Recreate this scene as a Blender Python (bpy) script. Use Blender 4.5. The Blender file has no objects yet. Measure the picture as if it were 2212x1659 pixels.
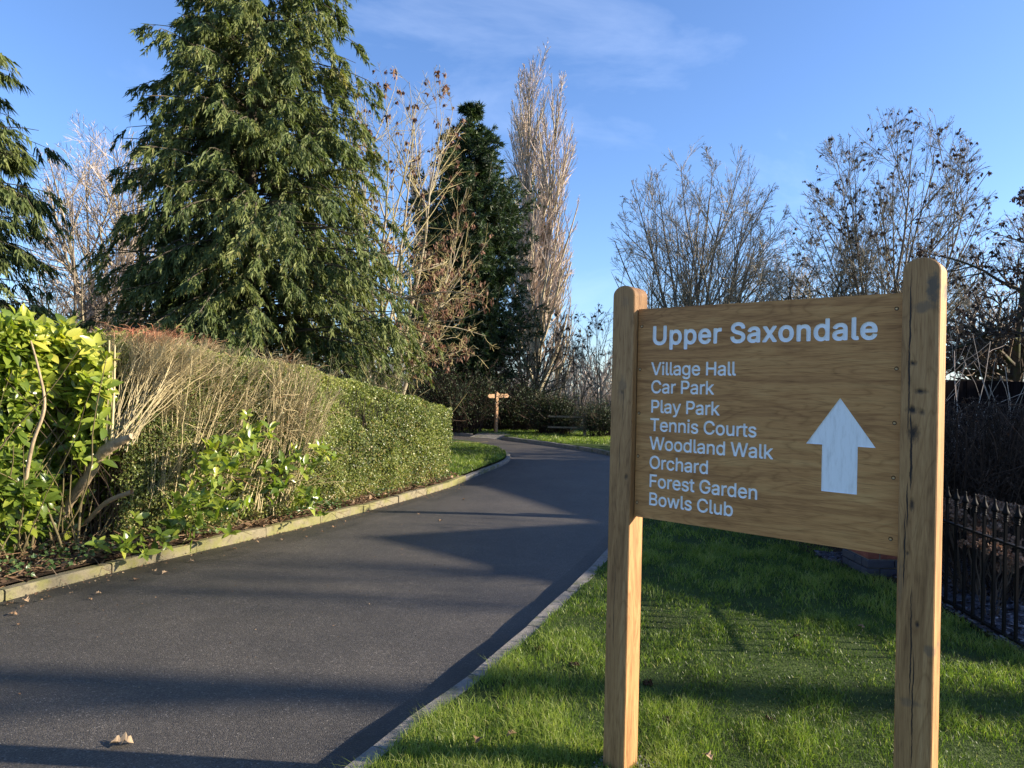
import bpy, math, zlib, numpy as np
from mathutils import Matrix, Vector
rng = np.random.default_rng(11)
def reseed(s):
    global rng
    rng = np.random.default_rng(zlib.crc32(s.encode()))
sc = bpy.context.scene
C = sc.collection
R = math.radians

# ---------------------------------------------------------------- camera, sky, sun, exposure
CAM = np.array([0.0, 0.0, 1.6]); FPX = 1534.0; CX, CY = 1106.0, 829.5
_p, _t = R(.43), R(1.35)
FW = np.array([0, math.cos(_p), math.sin(_p)]); _U = np.array([0, -math.sin(_p), math.cos(_p)]); _R = np.array([1., 0, 0])
RT = math.cos(_t)*_R + math.sin(_t)*_U; UP = -math.sin(_t)*_R + math.cos(_t)*_U
cd = bpy.data.cameras.new('camera'); cam = bpy.data.objects.new('camera', cd); C.objects.link(cam)
cd.sensor_width = 36; cd.lens = 36*FPX/2212; cd.clip_end = 2000; cd.clip_start = .05
cam.matrix_world = Matrix(((RT[0], UP[0], -FW[0], CAM[0]), (RT[1], UP[1], -FW[1], CAM[1]), (RT[2], UP[2], -FW[2], CAM[2]), (0, 0, 0, 1)))
sc.camera = cam

SUN_AZ, SUN_EL = 93.0, 20.0
sc.view_settings.view_transform = 'Standard'; sc.view_settings.look = 'None'
sc.view_settings.gamma = 1; sc.view_settings.use_curve_mapping = False
sc.view_settings.exposure = 1.5
w = bpy.data.worlds.new('World'); sc.world = w; w.use_nodes = True
nt = w.node_tree; nt.nodes.clear()
sky = nt.nodes.new('ShaderNodeTexSky'); sky.sky_type = 'NISHITA'; sky.sun_disc = False
sky.sun_elevation = R(SUN_EL); sky.sun_rotation = R(SUN_AZ); sky.air_density = 1.0; sky.dust_density = .6; sky.ozone_density = 4.0
tc = nt.nodes.new('ShaderNodeTexCoord')
mp = nt.nodes.new('ShaderNodeMapping'); mp.inputs['Location'].default_value = (1, 9, 4); mp.inputs['Rotation'].default_value = (0, R(-48), R(12)); mp.inputs['Scale'].default_value = (1.2, 4.5, 4.5)
n1 = nt.nodes.new('ShaderNodeTexNoise'); n1.inputs['Scale'].default_value = 1.5; n1.inputs['Detail'].default_value = 7; n1.inputs['Roughness'].default_value = .6; n1.inputs['Distortion'].default_value = .5
n2 = nt.nodes.new('ShaderNodeTexNoise'); n2.inputs['Scale'].default_value = 1.6; n2.inputs['Detail'].default_value = 3
r1 = nt.nodes.new('ShaderNodeMapRange'); r1.inputs[1].default_value = .52; r1.inputs[2].default_value = .84
r2 = nt.nodes.new('ShaderNodeMapRange'); r2.inputs[1].default_value = .42; r2.inputs[2].default_value = .66
mu = nt.nodes.new('ShaderNodeMath'); mu.operation = 'MULTIPLY'; mu2 = nt.nodes.new('ShaderNodeMath'); mu2.operation = 'MULTIPLY'; mu2.inputs[1].default_value = .17
mx = nt.nodes.new('ShaderNodeMix'); mx.data_type = 'RGBA'; mx.inputs['B'].default_value = (7.5, 8.2, 9.6, 1)
tint = nt.nodes.new('ShaderNodeMix'); tint.data_type = 'RGBA'; tint.blend_type = 'MULTIPLY'; tint.inputs['Factor'].default_value = 1; tint.inputs['B'].default_value = (.88, .94, 1.10, 1)
bg = nt.nodes.new('ShaderNodeBackground'); bg.inputs['Strength'].default_value = .092
wo = nt.nodes.new('ShaderNodeOutputWorld')
L = nt.links.new
L(tc.outputs['Generated'], mp.inputs[0]); L(mp.outputs[0], n1.inputs['Vector']); L(tc.outputs['Generated'], n2.inputs['Vector'])
L(n1.outputs[0], r1.inputs[0]); L(n2.outputs[0], r2.inputs[0]); L(r1.outputs[0], mu.inputs[0]); L(r2.outputs[0], mu.inputs[1]); L(mu.outputs[0], mu2.inputs[0])
L(sky.outputs[0], tint.inputs['A']); L(tint.outputs['Result'], mx.inputs['A']); L(mu2.outputs[0], mx.inputs['Factor']); L(mx.outputs['Result'], bg.inputs[0]); L(bg.outputs[0], wo.inputs[0])

sl = bpy.data.lights.new('sun', 'SUN'); sl.energy = 5.0; sl.angle = R(.53); sl.color = (1, .87, .70)
so = bpy.data.objects.new('sun', sl); C.objects.link(so)
SD = Vector((math.sin(R(SUN_AZ))*math.cos(R(SUN_EL)), math.cos(R(SUN_AZ))*math.cos(R(SUN_EL)), math.sin(R(SUN_EL))))
so.rotation_euler = SD.to_track_quat('Z', 'Y').to_euler(); so.location = (30, 0, 20)

# ---------------------------------------------------------------- helpers
def ray(x, y): return (x-CX)/FPX*RT-(y-CY)/FPX*UP+FW
def G(x, y, h=0.):          # ground point (height h) seen at a spot of the photograph, measured once
    d = ray(x, y); return CAM+(h-CAM[2])/d[2]*d
def at(x, y, Y):            # point at distance Y
    d = ray(x, y); return CAM+d*(Y/d[1])

class MB:
    def __init__(s): s.v = []; s.f = []; s.n = 0
    def add(s, V, F, tone=.5, mi=0):
        V = np.asarray(V, float).reshape(-1, 3); F = np.asarray(F, int)
        if F.ndim == 1: F = F[None]
        s.v.append(V); s.f.append((F+s.n, np.broadcast_to(np.asarray(tone, float), (len(F),)), np.full(len(F), mi))); s.n += len(V); return s
    def build(s, name, mats, parent=None, smooth=False, loc=None, rotz=0):
        me = bpy.data.meshes.new(name); V = np.concatenate(s.v)
        me.vertices.add(len(V)); me.vertices.foreach_set('co', V.astype(np.float32).ravel())
        tot = np.concatenate([np.full(len(f), f.shape[1]) for f, _, _ in s.f]); li = np.concatenate([f.ravel() for f, _, _ in s.f])
        me.loops.add(len(li)); me.loops.foreach_set('vertex_index', li.astype(np.int32))
        me.polygons.add(len(tot)); st = np.concatenate([[0], np.cumsum(tot)[:-1]])
        me.polygons.foreach_set('loop_start', st.astype(np.int32))
        try: me.polygons.foreach_set('loop_total', tot.astype(np.int32))
        except Exception: pass
        me.polygons.foreach_set('material_index', np.concatenate([m for _, _, m in s.f]).astype(np.int32))
        me.polygons.foreach_set('use_smooth', np.full(len(tot), smooth))
        at_ = me.attributes.new('tone', 'FLOAT', 'FACE'); at_.data.foreach_set('value', np.concatenate([t for _, t, _ in s.f]).astype(np.float32))
        me.update(calc_edges=True); me.validate()
        for m in (mats if isinstance(mats, (list, tuple)) else [mats]): me.materials.append(m)
        return link(name, me, parent, loc, rotz)
def link(name, me, parent=None, loc=None, rotz=0):
    o = bpy.data.objects.new(name, me); C.objects.link(o)
    if parent: o.parent = parent
    if loc is not None: o.location = loc
    if rotz: o.rotation_euler[2] = rotz
    return o
def tag(o, label=None, cat=None, group=None, kind=None):
    for k, v in (('label', label), ('category', cat), ('group', group), ('kind', kind)):
        if v: o[k] = v
    return o
def thing(name, label, cat, loc=(0, 0, 0), rotz=0, group=None):
    o = link(name, None, None, loc, rotz); o.empty_display_size = .2; return tag(o, label, cat, group)

BOXF = np.array([[0, 3, 2, 1], [4, 5, 6, 7], [0, 1, 5, 4], [1, 2, 6, 5], [2, 3, 7, 6], [3, 0, 4, 7]])
def box(x0, x1, y0, y1, z0, z1):
    return np.array([[x0, y0, z0], [x1, y0, z0], [x1, y1, z0], [x0, y1, z0], [x0, y0, z1], [x1, y0, z1], [x1, y1, z1], [x0, y1, z1]]), BOXF
def bevbox(x0, x1, y0, y1, z0, z1, b=.004):   # box with chamfered upright and horizontal edges
    V = []; F = []
    lv = [(z0, b), (z0+b, 0), (z1-b, 0), (z1, b)]
    for z, i in lv:
        a = b if i == 0 else b*1.0
        e = i
        V += [[x0+a+e, y0+e, z], [x1-a-e, y0+e, z], [x1-e, y0+a+e, z], [x1-e, y1-a-e, z], [x1-a-e, y1-e, z], [x0+a+e, y1-e, z], [x0+e, y1-a-e, z], [x0+e, y0+a+e, z]]
    for l in range(3):
        for k in range(8): F.append([l*8+k, l*8+(k+1) % 8, l*8+8+(k+1) % 8, l*8+8+k])
    return np.array(V), np.array(F), np.array([list(range(7, -1, -1)), list(range(24, 32))])
def unit(a): return a/np.maximum(np.linalg.norm(a, axis=-1, keepdims=True), 1e-9)
def tubes(P, Rr, S=4):
    P = np.asarray(P, float); Rr = np.asarray(Rr, float)
    if P.ndim == 2: P = P[None]; Rr = Rr[None]
    N, K = P.shape[:2]; T = unit(np.gradient(P, axis=1)); m = unit(T.mean(1))
    ref = np.where(np.abs(m[:, 2:3]) > .75, np.array([[1., 0, 0]]), np.array([[0, 0, 1.]]))[:, None]
    A = unit(np.cross(T, ref)); B = np.cross(T, A); a = np.arange(S)*2*math.pi/S
    V = P[:, :, None]+Rr[:, :, None, None]*(np.cos(a)[None, None, :, None]*A[:, :, None]+np.sin(a)[None, None, :, None]*B[:, :, None])
    base = (np.arange(N)*K*S)[:, None, None]; k = (np.arange(K-1)*S)[None, :, None]; s = np.arange(S)[None, None]; s2 = (s+1) % S
    F = np.stack([base+k+s, base+k+s2, base+k+S+s2, base+k+S+s], -1).reshape(-1, 4)
    return V.reshape(-1, 3), F
def lathe(prof, S=10):
    prof = np.array(prof, float); a = np.arange(S)*2*math.pi/S; K = len(prof)
    V = np.stack([prof[:, None, 0]*np.cos(a), prof[:, None, 0]*np.sin(a), np.broadcast_to(prof[:, None, 1], (K, S))], -1).reshape(-1, 3)
    F = [[k*S+s, k*S+(s+1) % S, k*S+S+(s+1) % S, k*S+S+s] for k in range(K-1) for s in range(S)]
    return V, np.array(F)
def grow(start, d, length, K, up=0., wig=.1, tro=None):
    P = [start]; step = (length/(K-1))[:, None]; d = unit(d)
    for k in range(K-1):
        d = d+rng.normal(0, wig, d.shape); d[:, 2] += up
        if tro is not None: d = d+tro
        d = unit(d); P.append(P[-1]+d*step)
    return np.stack(P, 1)
def spawn(P, n, t0=.2, t1=1., angle=45, aj=12):
    N, K = P.shape[:2]; t = rng.uniform(t0, t1, (N, n)); x = t*(K-1); i = np.minimum(x.astype(int), K-2); fr = (x-i)[..., None]
    ii = np.arange(N)[:, None]; S = P[ii, i]*(1-fr)+P[ii, i+1]*fr; T = unit(P[ii, i+1]-P[ii, i])
    rv = rng.normal(size=T.shape); pr = unit(rv-(rv*T).sum(-1, keepdims=True)*T); a = np.radians(rng.normal(angle, aj, t.shape))[..., None]
    return S.reshape(-1, 3), (np.cos(a)*T+np.sin(a)*pr).reshape(-1, 3), t.reshape(-1), np.repeat(np.arange(N), n)
def place(TV, TF, P, D, Nn, s):
    # copies of a template (x side, y along, z normal) at points P
    D = unit(D); Sd = unit(np.cross(D, Nn)); Nn = np.cross(Sd, D); s = np.asarray(s)
    if s.ndim == 1: s = np.stack([s, s, s], 1)
    V = P[:, None]+TV[None, :, 0:1]*Sd[:, None]*s[:, None, 0:1]+TV[None, :, 1:2]*D[:, None]*s[:, None, 1:2]+TV[None, :, 2:3]*Nn[:, None]*s[:, None, 2:3]
    F = (TF[None]+(np.arange(len(P))*len(TV))[:, None, None]).reshape(-1, TF.shape[1])
    return V.reshape(-1, 3), F
def wave(X, Y, f, seed=0):   # smooth 2-D value noise from sines, about -1..1
    r = np.random.default_rng(seed); o = 0
    for _ in range(7):
        a = r.uniform(0, 6.28); q = f*r.uniform(.6, 1.9); o = o+np.sin(q*(X*math.cos(a)+Y*math.sin(a))+r.uniform(0, 6.28))
    return o/3.2
DIA = np.array([[0, 0, 0], [.5, .45, .06], [0, 1, 0], [-.5, .45, .06]]); DIAF = np.array([[0, 1, 2, 3]])
TRI = np.array([[-.5, .08, 0], [.5, .22, 0], [0, 1, .05]]); TRIF = np.array([[0, 1, 2]])
DIAT = np.array([[0, 1, 2], [0, 2, 3]])

# ---------------------------------------------------------------- materials
def newmat(name):
    m = bpy.data.materials.new(name); m.use_nodes = True; t = m.node_tree; b = t.nodes['Principled BSDF']; return m, t, b
def N(t, k, **kw):
    n = t.nodes.new(k)
    for a, v in kw.items():
        if a.startswith('i_'):
            a = a[2:]; n.inputs[int(a) if a.isdigit() else a.replace('_', ' ')].default_value = v
        else: setattr(n, a, v)
    return n
def math_(t, op, a, b=None, c=None):
    n = t.nodes.new('ShaderNodeMath'); n.operation = op
    for i, v in enumerate((a, b, c)):
        if v is None: continue
        if isinstance(v, (int, float)): n.inputs[i].default_value = v
        else: t.links.new(v, n.inputs[i])
    return n.outputs[0]
def ramp(t, fac, stops):
    n = t.nodes.new('ShaderNodeValToRGB'); e = n.color_ramp.elements
    while len(e) < len(stops): e.new(.5)
    for q, (p, c) in zip(e, stops): q.position = p; q.color = (*c, 1)
    t.links.new(fac, n.inputs[0]); return n.outputs[0]
def coords(t, scale=(1, 1, 1), kind='Object', rot=(0, 0, 0)):
    c = t.nodes.new('ShaderNodeTexCoord'); m = t.nodes.new('ShaderNodeMapping'); m.inputs['Scale'].default_value = scale; m.inputs['Rotation'].default_value = rot
    t.links.new(c.outputs[kind], m.inputs[0]); return m.outputs[0]
def noise(t, vec, scale, detail=4, rough=.55, dist=0):
    n = t.nodes.new('ShaderNodeTexNoise'); n.inputs['Scale'].default_value = scale; n.inputs['Detail'].default_value = detail
    n.inputs['Roughness'].default_value = rough; n.inputs['Distortion'].default_value = dist; t.links.new(vec, n.inputs['Vector']); return n.outputs[0]
def mixc(t, fac, a, b, mode='MIX'):
    n = t.nodes.new('ShaderNodeMix'); n.data_type = 'RGBA'; n.blend_type = mode
    for k, v in (('Factor', fac), ('A', a), ('B', b)):
        if isinstance(v, (int, float)): n.inputs[k].default_value = v
        elif isinstance(v, tuple): n.inputs[k].default_value = (*v, 1)
        else: t.links.new(v, n.inputs[k])
    return n.outputs['Result']
def bump(t, b, h, strength=.5, dist=.01):
    n = t.nodes.new('ShaderNodeBump'); n.inputs['Strength'].default_value = strength; n.inputs['Distance'].default_value = dist
    t.links.new(h, n.inputs['Height']); t.links.new(n.outputs[0], b.inputs['Normal'])
def leafmat(name, stops, rough=.5, transl=.35, spec=.4, tcol=None):
    m, t, b = newmat(name); a = N(t, 'ShaderNodeAttribute', attribute_name='tone')
    col = ramp(t, a.outputs['Fac'], stops); t.links.new(col, b.inputs['Base Color']); b.inputs['Roughness'].default_value = rough
    b.inputs['Specular IOR Level'].default_value = spec
    if transl:
        tr = t.nodes.new('ShaderNodeBsdfTranslucent'); t.links.new(mixc(t, 1., col, tcol or (1.6, 1.7, .7), 'MULTIPLY'), tr.inputs[0])
        ms = t.nodes.new('ShaderNodeMixShader'); ms.inputs[0].default_value = transl
        t.links.new(b.outputs[0], ms.inputs[1]); t.links.new(tr.outputs[0], ms.inputs[2]); t.links.new(ms.outputs[0], t.nodes['Material Output'].inputs[0])
    return m
def barkmat(name, c0, c1, scale=6, zs=.25, b=.6, extra=None):
    m, t, p = newmat(name); v = coords(t, (1, 1, zs)); n = noise(t, v, scale, 6, .65)
    col = ramp(t, n, [(.3, c0), (.7, c1)])
    if extra:
        g = noise(t, coords(t), 3.2, 4); col = mixc(t, ramp(t, g, [(.5, (0, 0, 0)), (.62, (1, 1, 1))]), col, extra)
    t.links.new(col, p.inputs['Base Color']); p.inputs['Roughness'].default_value = .85; p.inputs['Specular IOR Level'].default_value = .2
    bump(t, p, noise(t, v, scale*4, 4), b, .01); return m

# grass
M_grass = leafmat('grass blades', [(0, (.030, .050, .014)), (.35, (.075, .12, .022)), (.65, (.17, .235, .040)), (.9, (.27, .31, .07)), (1, (.36, .32, .16))], .45, .4, .35, (1.3, 1.5, .6))
M_litter = leafmat('leaf litter', [(0, (.05, .032, .02)), (.5, (.15, .09, .05)), (.8, (.25, .16, .09)), (1, (.35, .26, .16))], .8, .1, .2, (1.2, 1, .7))
M_ivy = leafmat('ivy leaves', [(0, (.03, .06, .015)), (.6, (.07, .12, .035)), (1, (.15, .20, .06))], .35, .2, .5)
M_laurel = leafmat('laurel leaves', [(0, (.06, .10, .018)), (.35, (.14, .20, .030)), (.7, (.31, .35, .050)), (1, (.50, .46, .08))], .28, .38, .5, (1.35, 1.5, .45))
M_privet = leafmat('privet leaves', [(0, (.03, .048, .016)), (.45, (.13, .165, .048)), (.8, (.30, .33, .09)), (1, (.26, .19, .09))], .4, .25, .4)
M_conifer = leafmat('cypress foliage', [(0, (.024, .040, .014)), (.45, (.085, .115, .034)), (.85, (.17, .19, .06)), (1, (.24, .22, .09))], .6, .22, .25)
M_conifer2 = leafmat('dark cypress foliage', [(0, (.008, .018, .008)), (.6, (.032, .058, .020)), (1, (.085, .12, .038))], .55, .12, .3)
M_dark = leafmat('dark evergreen leaves', [(0, (.012, .02, .008)), (.7, (.035, .055, .018)), (1, (.08, .09, .03))], .5, .15, .3)
M_keys = leafmat('ash keys', [(0, (.06, .032, .02)), (1, (.26, .15, .10))], .7, .2, .2, (1.3, 1, .8))
M_keysd = leafmat('dark ash keys', [(0, (.03, .02, .015)), (1, (.10, .065, .045))], .7, .1, .2, (1.3, 1, .8))
M_dry = leafmat('dried hydrangea petals', [(0, (.10, .055, .035)), (1, (.32, .20, .13))], .8, .15, .2, (1.2, 1, .8))
M_shoot = leafmat('shrub shoots', [(0, (.16, .12, .06)), (.35, (.29, .235, .12)), (.74, (.46, .38, .20)), (.86, (.42, .22, .11)), (1, (.42, .12, .06))], .6, 0, .3)
M_twigbrown = leafmat('brown twigs', [(0, (.035, .026, .02)), (.5, (.11, .08, .055)), (1, (.24, .17, .11))], .75, 0, .2)
M_twiggrey = leafmat('grey green winter twigs', [(0, (.07, .062, .042)), (.5, (.18, .16, .115)), (1, (.36, .31, .24))], .7, 0, .2)
M_brownleaf = leafmat('small brown hedge leaves', [(0, (.02, .013, .009)), (.6, (.05, .032, .022)), (1, (.11, .07, .045))], .8, .1, .15, (1.2, 1, .8))
M_twigshade = leafmat('shaded brown twigs', [(0, (.018, .012, .009)), (.6, (.045, .030, .021)), (1, (.10, .066, .045))], .8, 0, .15)  # brown twigs with the shade put into their colour
M_twigpale = leafmat('pale winter twigs', [(0, (.20, .16, .12)), (.5, (.40, .33, .26)), (1, (.58, .46, .37))], .7, 0, .2)
M_twiglichen = leafmat('lichen twigs', [(0, (.13, .105, .05)), (.5, (.26, .22, .09)), (1, (.38, .31, .16))], .75, 0, .2)
M_bark = barkmat('grey bark', (.09, .075, .055), (.24, .20, .15), 5, .3)
M_barkpale = barkmat('pale lichen bark', (.18, .15, .10), (.38, .33, .22), 5, .3)
M_barkdark = barkmat('dark bark', (.035, .028, .02), (.11, .09, .065), 5, .25, .6, (.08, .09, .035))
M_barkcut = barkmat('cut limb bark', (.20, .15, .09), (.42, .32, .20), 18, .5)

def ground_mat(name, stops, sc_=1.2, fine=60, b=.5):
    m, t, p = newmat(name); v = coords(t); n = noise(t, v, sc_, 5); f = noise(t, v, fine, 3)
    f2 = math_(t, 'ADD', math_(t, 'MULTIPLY', n, .6), math_(t, 'MULTIPLY', f, .4))
    t.links.new(ramp(t, f2, stops), p.inputs['Base Color']); p.inputs['Roughness'].default_value = .95; p.inputs['Specular IOR Level'].default_value = .1
    bump(t, p, f, b, .02); return m
M_lawn = ground_mat('lawn soil and thatch', [(.3, (.030, .034, .014)), (.5, (.045, .070, .018)), (.7, (.075, .105, .028))], 1.5, 80, .8)
M_bounce_pave = ground_mat('pale bounce paving', [(.3, (.34, .30, .24)), (.7, (.46, .42, .35))], 2, 60, .3)  # kept pale so the unseen paving bounces fill light onto the sign
M_soil = ground_mat('bed soil', [(.3, (.028, .020, .013)), (.55, (.07, .048, .03)), (.75, (.13, .09, .055))], 3, 90, .9)
M_field = ground_mat('field', [(.3, (.05, .06, .022)), (.7, (.11, .12, .045))], .2, 3, .5)

# asphalt
M_road, t, p = newmat('asphalt')
v = coords(t)
vo = N(t, 'ShaderNodeTexVoronoi', i_Scale=150.); t.links.new(v, vo.inputs['Vector'])
vr = N(t, 'ShaderNodeSeparateColor'); t.links.new(vo.outputs['Color'], vr.inputs[0])
speck = ramp(t, vr.outputs[0], [(.0, (.032, .029, .025)), (.45, (.053, .048, .041)), (.85, (.078, .071, .060)), (.98, (.115, .105, .090)), (1, (.20, .185, .16))])
wear = ramp(t, noise(t, v, .9, 4), [(.3, (.75, .75, .76)), (.7, (1.2, 1.16, 1.12))])
wear2 = ramp(t, noise(t, v, 7, 4), [(.3, (.88, .88, .88)), (.7, (1.1, 1.1, 1.1))])
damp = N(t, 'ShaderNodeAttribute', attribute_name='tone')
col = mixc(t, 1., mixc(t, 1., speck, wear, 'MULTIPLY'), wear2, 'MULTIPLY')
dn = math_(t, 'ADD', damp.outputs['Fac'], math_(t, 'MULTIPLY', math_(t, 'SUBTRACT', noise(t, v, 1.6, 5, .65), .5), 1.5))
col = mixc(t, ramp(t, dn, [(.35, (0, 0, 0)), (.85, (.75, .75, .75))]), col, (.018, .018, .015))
t.links.new(col, p.inputs['Base Color']); p.inputs['Roughness'].default_value = .62; p.inputs['Specular IOR Level'].default_value = .5
hb = math_(t, 'ADD', math_(t, 'MULTIPLY', vo.outputs['Distance'], -1.), math_(t, 'MULTIPLY', noise(t, v, 60, 4), .8)); bump(t, p, hb, .7, .004)

def stone(name, c0, c1, lichen, amt):
    m, t, p = newmat(name); v = coords(t); o = N(t, 'ShaderNodeObjectInfo')
    n = noise(t, v, 9, 6, .7); f = noise(t, v, 160, 3, .7)
    col = ramp(t, math_(t, 'ADD', math_(t, 'MULTIPLY', n, .55), math_(t, 'MULTIPLY', f, .45)), [(.3, c0), (.7, c1)])
    col = mixc(t, ramp(t, math_(t, 'ADD', noise(t, v, 4, 5, .65), math_(t, 'MULTIPLY', o.outputs['Random'], .12)), [(amt, (0, 0, 0)), (amt+.14, (.85, .85, .85))]), col, lichen)
    col = mixc(t, ramp(t, noise(t, v, 13, 5, .7), [(.56, (0, 0, 0)), (.68, (.7, .7, .7))]), col, (.07, .065, .045))
    t.links.new(col, p.inputs['Base Color']); p.inputs['Roughness'].default_value = .92; p.inputs['Specular IOR Level'].default_value = .15
    bump(t, p, math_(t, 'ADD', f, n), .8, .006); return m
M_kerb = stone('lichened kerb concrete', (.13, .11, .07), (.25, .22, .14), (.17, .165, .06), .50)
M_kerb2 = stone('grey kerb concrete', (.13, .12, .105), (.28, .26, .235), (.10, .115, .05), .56)
M_slate, t, p = newmat('plum slate'); a = N(t, 'ShaderNodeAttribute', attribute_name='tone')
t.links.new(ramp(t, a.outputs['Fac'], [(0, (.02, .018, .024)), (.7, (.06, .055, .068)), (1, (.15, .14, .16))]), p.inputs['Base Color']); p.inputs['Roughness'].default_value = .45

# oak: grain runs along 'axis'; marks are dark cracks, knots and stains that belong to the timber
def oak(name, axis, c0, c1, c2, cracks=(), knots=(), stains=(), g=1.):
    m, t, p = newmat(name); tc = t.nodes.new('ShaderNodeTexCoord'); sx = t.nodes.new('ShaderNodeSeparateXYZ'); t.links.new(tc.outputs['Object'], sx.inputs[0])
    X, Y, Z = sx.outputs
    s = (5, 5, 60) if axis == 'x' else (60, 60, 5); s = tuple(q*g*.32 for q in s)
    big = noise(t, coords(t, s), 1.0, 5, .6, 1.6)
    s2 = (14, 90, 420) if axis == 'x' else (420, 420, 14)
    fine = noise(t, coords(t, s2), 1.0, 2, .6)
    s3 = (1.4, 1.4, 4) if axis == 'x' else (4, 4, 1.4)
    tone = noise(t, coords(t, s3), 1.0, 3)
    fc = math_(t, 'ADD', math_(t, 'ADD', math_(t, 'MULTIPLY', big, .55), math_(t, 'MULTIPLY', fine, .25)), math_(t, 'MULTIPLY', tone, .2))
    col = ramp(t, fc, [(.34, c0), (.5, c1), (.66, c2)])
    pores = ramp(t, noise(t, coords(t, tuple(q*1.0 for q in s2)), 1.3, 1), [(.30, (.55, .5, .45)), (.42, (1, 1, 1))])
    col = mixc(t, .8, col, pores, 'MULTIPLY')
    cn = noise(t, coords(t, (1.1, 1.1, 7.5) if axis == 'x' else (13, 13, 1.3)), 1., 3, .5, .7)
    fr = math_(t, 'FRACT', math_(t, 'MULTIPLY', cn, 17. if axis == 'x' else 13.)); col = mixc(t, .62, col, ramp(t, fr, [(0, (.62, .56, .50)), (.16, (.9, .88, .85)), (.3, (1, 1, 1)), (.8, (1.04, 1.03, 1.0)), (1, (.72, .68, .62))]), 'MULTIPLY')
    rings = N(t, 'ShaderNodeTexWave', wave_type='BANDS', bands_direction='Z' if axis == 'x' else 'X', i_Scale=9. if axis == 'x' else 16., i_Distortion=9., i_Detail=2., i_Detail_Scale=.35, i_Detail_Roughness=.5)
    t.links.new(coords(t, (.25, 1, 1) if axis == 'x' else (1, 1, .12)), rings.inputs['Vector'])
    col = mixc(t, .25, col, ramp(t, rings.outputs['Fac'], [(.0, (.72, .68, .62)), (.25, (1, 1, 1))]), 'MULTIPLY')
    dark = None; h = math_(t, 'MULTIPLY', fine, .25)
    def mx_(a, b): return b if a is None else math_(t, 'MAXIMUM', a, b)
    zc = t.nodes.new('ShaderNodeCombineXYZ'); t.links.new(Z, zc.inputs[2])
    for i, (xc, z0, z1, amp, wd) in enumerate(cracks):
        zc2 = t.nodes.new('ShaderNodeCombineXYZ'); t.links.new(Z, zc2.inputs[2]); zc2.inputs[0].default_value = 3.7*i+xc*50
        wv = math_(t, 'MULTIPLY', math_(t, 'SUBTRACT', noise(t, zc2.outputs[0], 7, 5, .6), .5), amp*2)
        d = math_(t, 'ABSOLUTE', math_(t, 'SUBTRACT', math_(t, 'ADD', X, wv), xc))
        mid, hl = (z0+z1)/2, (z1-z0)/2
        tp = math_(t, 'SUBTRACT', 1., math_(t, 'POWER', math_(t, 'MINIMUM', math_(t, 'DIVIDE', math_(t, 'ABSOLUTE', math_(t, 'SUBTRACT', Z, mid)), hl), 1.), 3.))
        wn = math_(t, 'MULTIPLY', tp, math_(t, 'ADD', math_(t, 'MULTIPLY', noise(t, zc2.outputs[0], 19, 2), wd*2.6), .0003))
        k = math_(t, 'SUBTRACT', 1., math_(t, 'MINIMUM', math_(t, 'DIVIDE', d, math_(t, 'MAXIMUM', wn, .00001)), 1.))
        k = math_(t, 'MINIMUM', math_(t, 'MULTIPLY', k, 2.5), 1.); dark = mx_(dark, k)
    soft = None
    for (xc, zc_, rx, rz, st) in knots:
        nv = noise(t, coords(t, (70, 70, 30)), 1., 4, .7)
        a = math_(t, 'POWER', math_(t, 'DIVIDE', math_(t, 'SUBTRACT', X, xc), rx), 2.); b = math_(t, 'POWER', math_(t, 'DIVIDE', math_(t, 'SUBTRACT', Z, zc_), rz), 2.)
        k = math_(t, 'SUBTRACT', 1.25, math_(t, 'ADD', math_(t, 'SQRT', math_(t, 'ADD', a, b)), math_(t, 'MULTIPLY', math_(t, 'SUBTRACT', nv, .5), 2.2)))
        k = math_(t, 'MULTIPLY', math_(t, 'MINIMUM', math_(t, 'MAXIMUM', k, 0.), 1.), st); dark = mx_(dark, k)
    for (xc, zc_, rx, rz, st) in stains:
        nv = noise(t, coords(t, (22, 22, 22)), 1., 5, .6)
        a = math_(t, 'POWER', math_(t, 'DIVIDE', math_(t, 'SUBTRACT', X, xc), rx), 2.); b = math_(t, 'POWER', math_(t, 'DIVIDE', math_(t, 'SUBTRACT', Z, zc_), rz), 2.)
        k = math_(t, 'SUBTRACT', 1.1, math_(t, 'ADD', math_(t, 'SQRT', math_(t, 'ADD', a, b)), math_(t, 'MULTIPLY', math_(t, 'SUBTRACT', nv, .5), 3.4)))
        k = math_(t, 'MULTIPLY', math_(t, 'MINIMUM', math_(t, 'MAXIMUM', math_(t, 'MULTIPLY', k, 1.6), 0.), 1.), st); soft = mx_(soft, k)
    if soft is not None: col = mixc(t, soft, col, (.085, .075, .06))
    if dark is not None:
        col = mixc(t, dark, col, (.028, .018, .012)); h = math_(t, 'SUBTRACT', h, math_(t, 'MULTIPLY', dark, 2.))
    t.links.new(col, p.inputs['Base Color']); p.inputs['Roughness'].default_value = .62; p.inputs['Specular IOR Level'].default_value = .3
    bump(t, p, h, .35, .003); return m
O0, O1, O2 = (.20, .098, .038), (.385, .205, .080), (.50, .29, .125)
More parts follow.
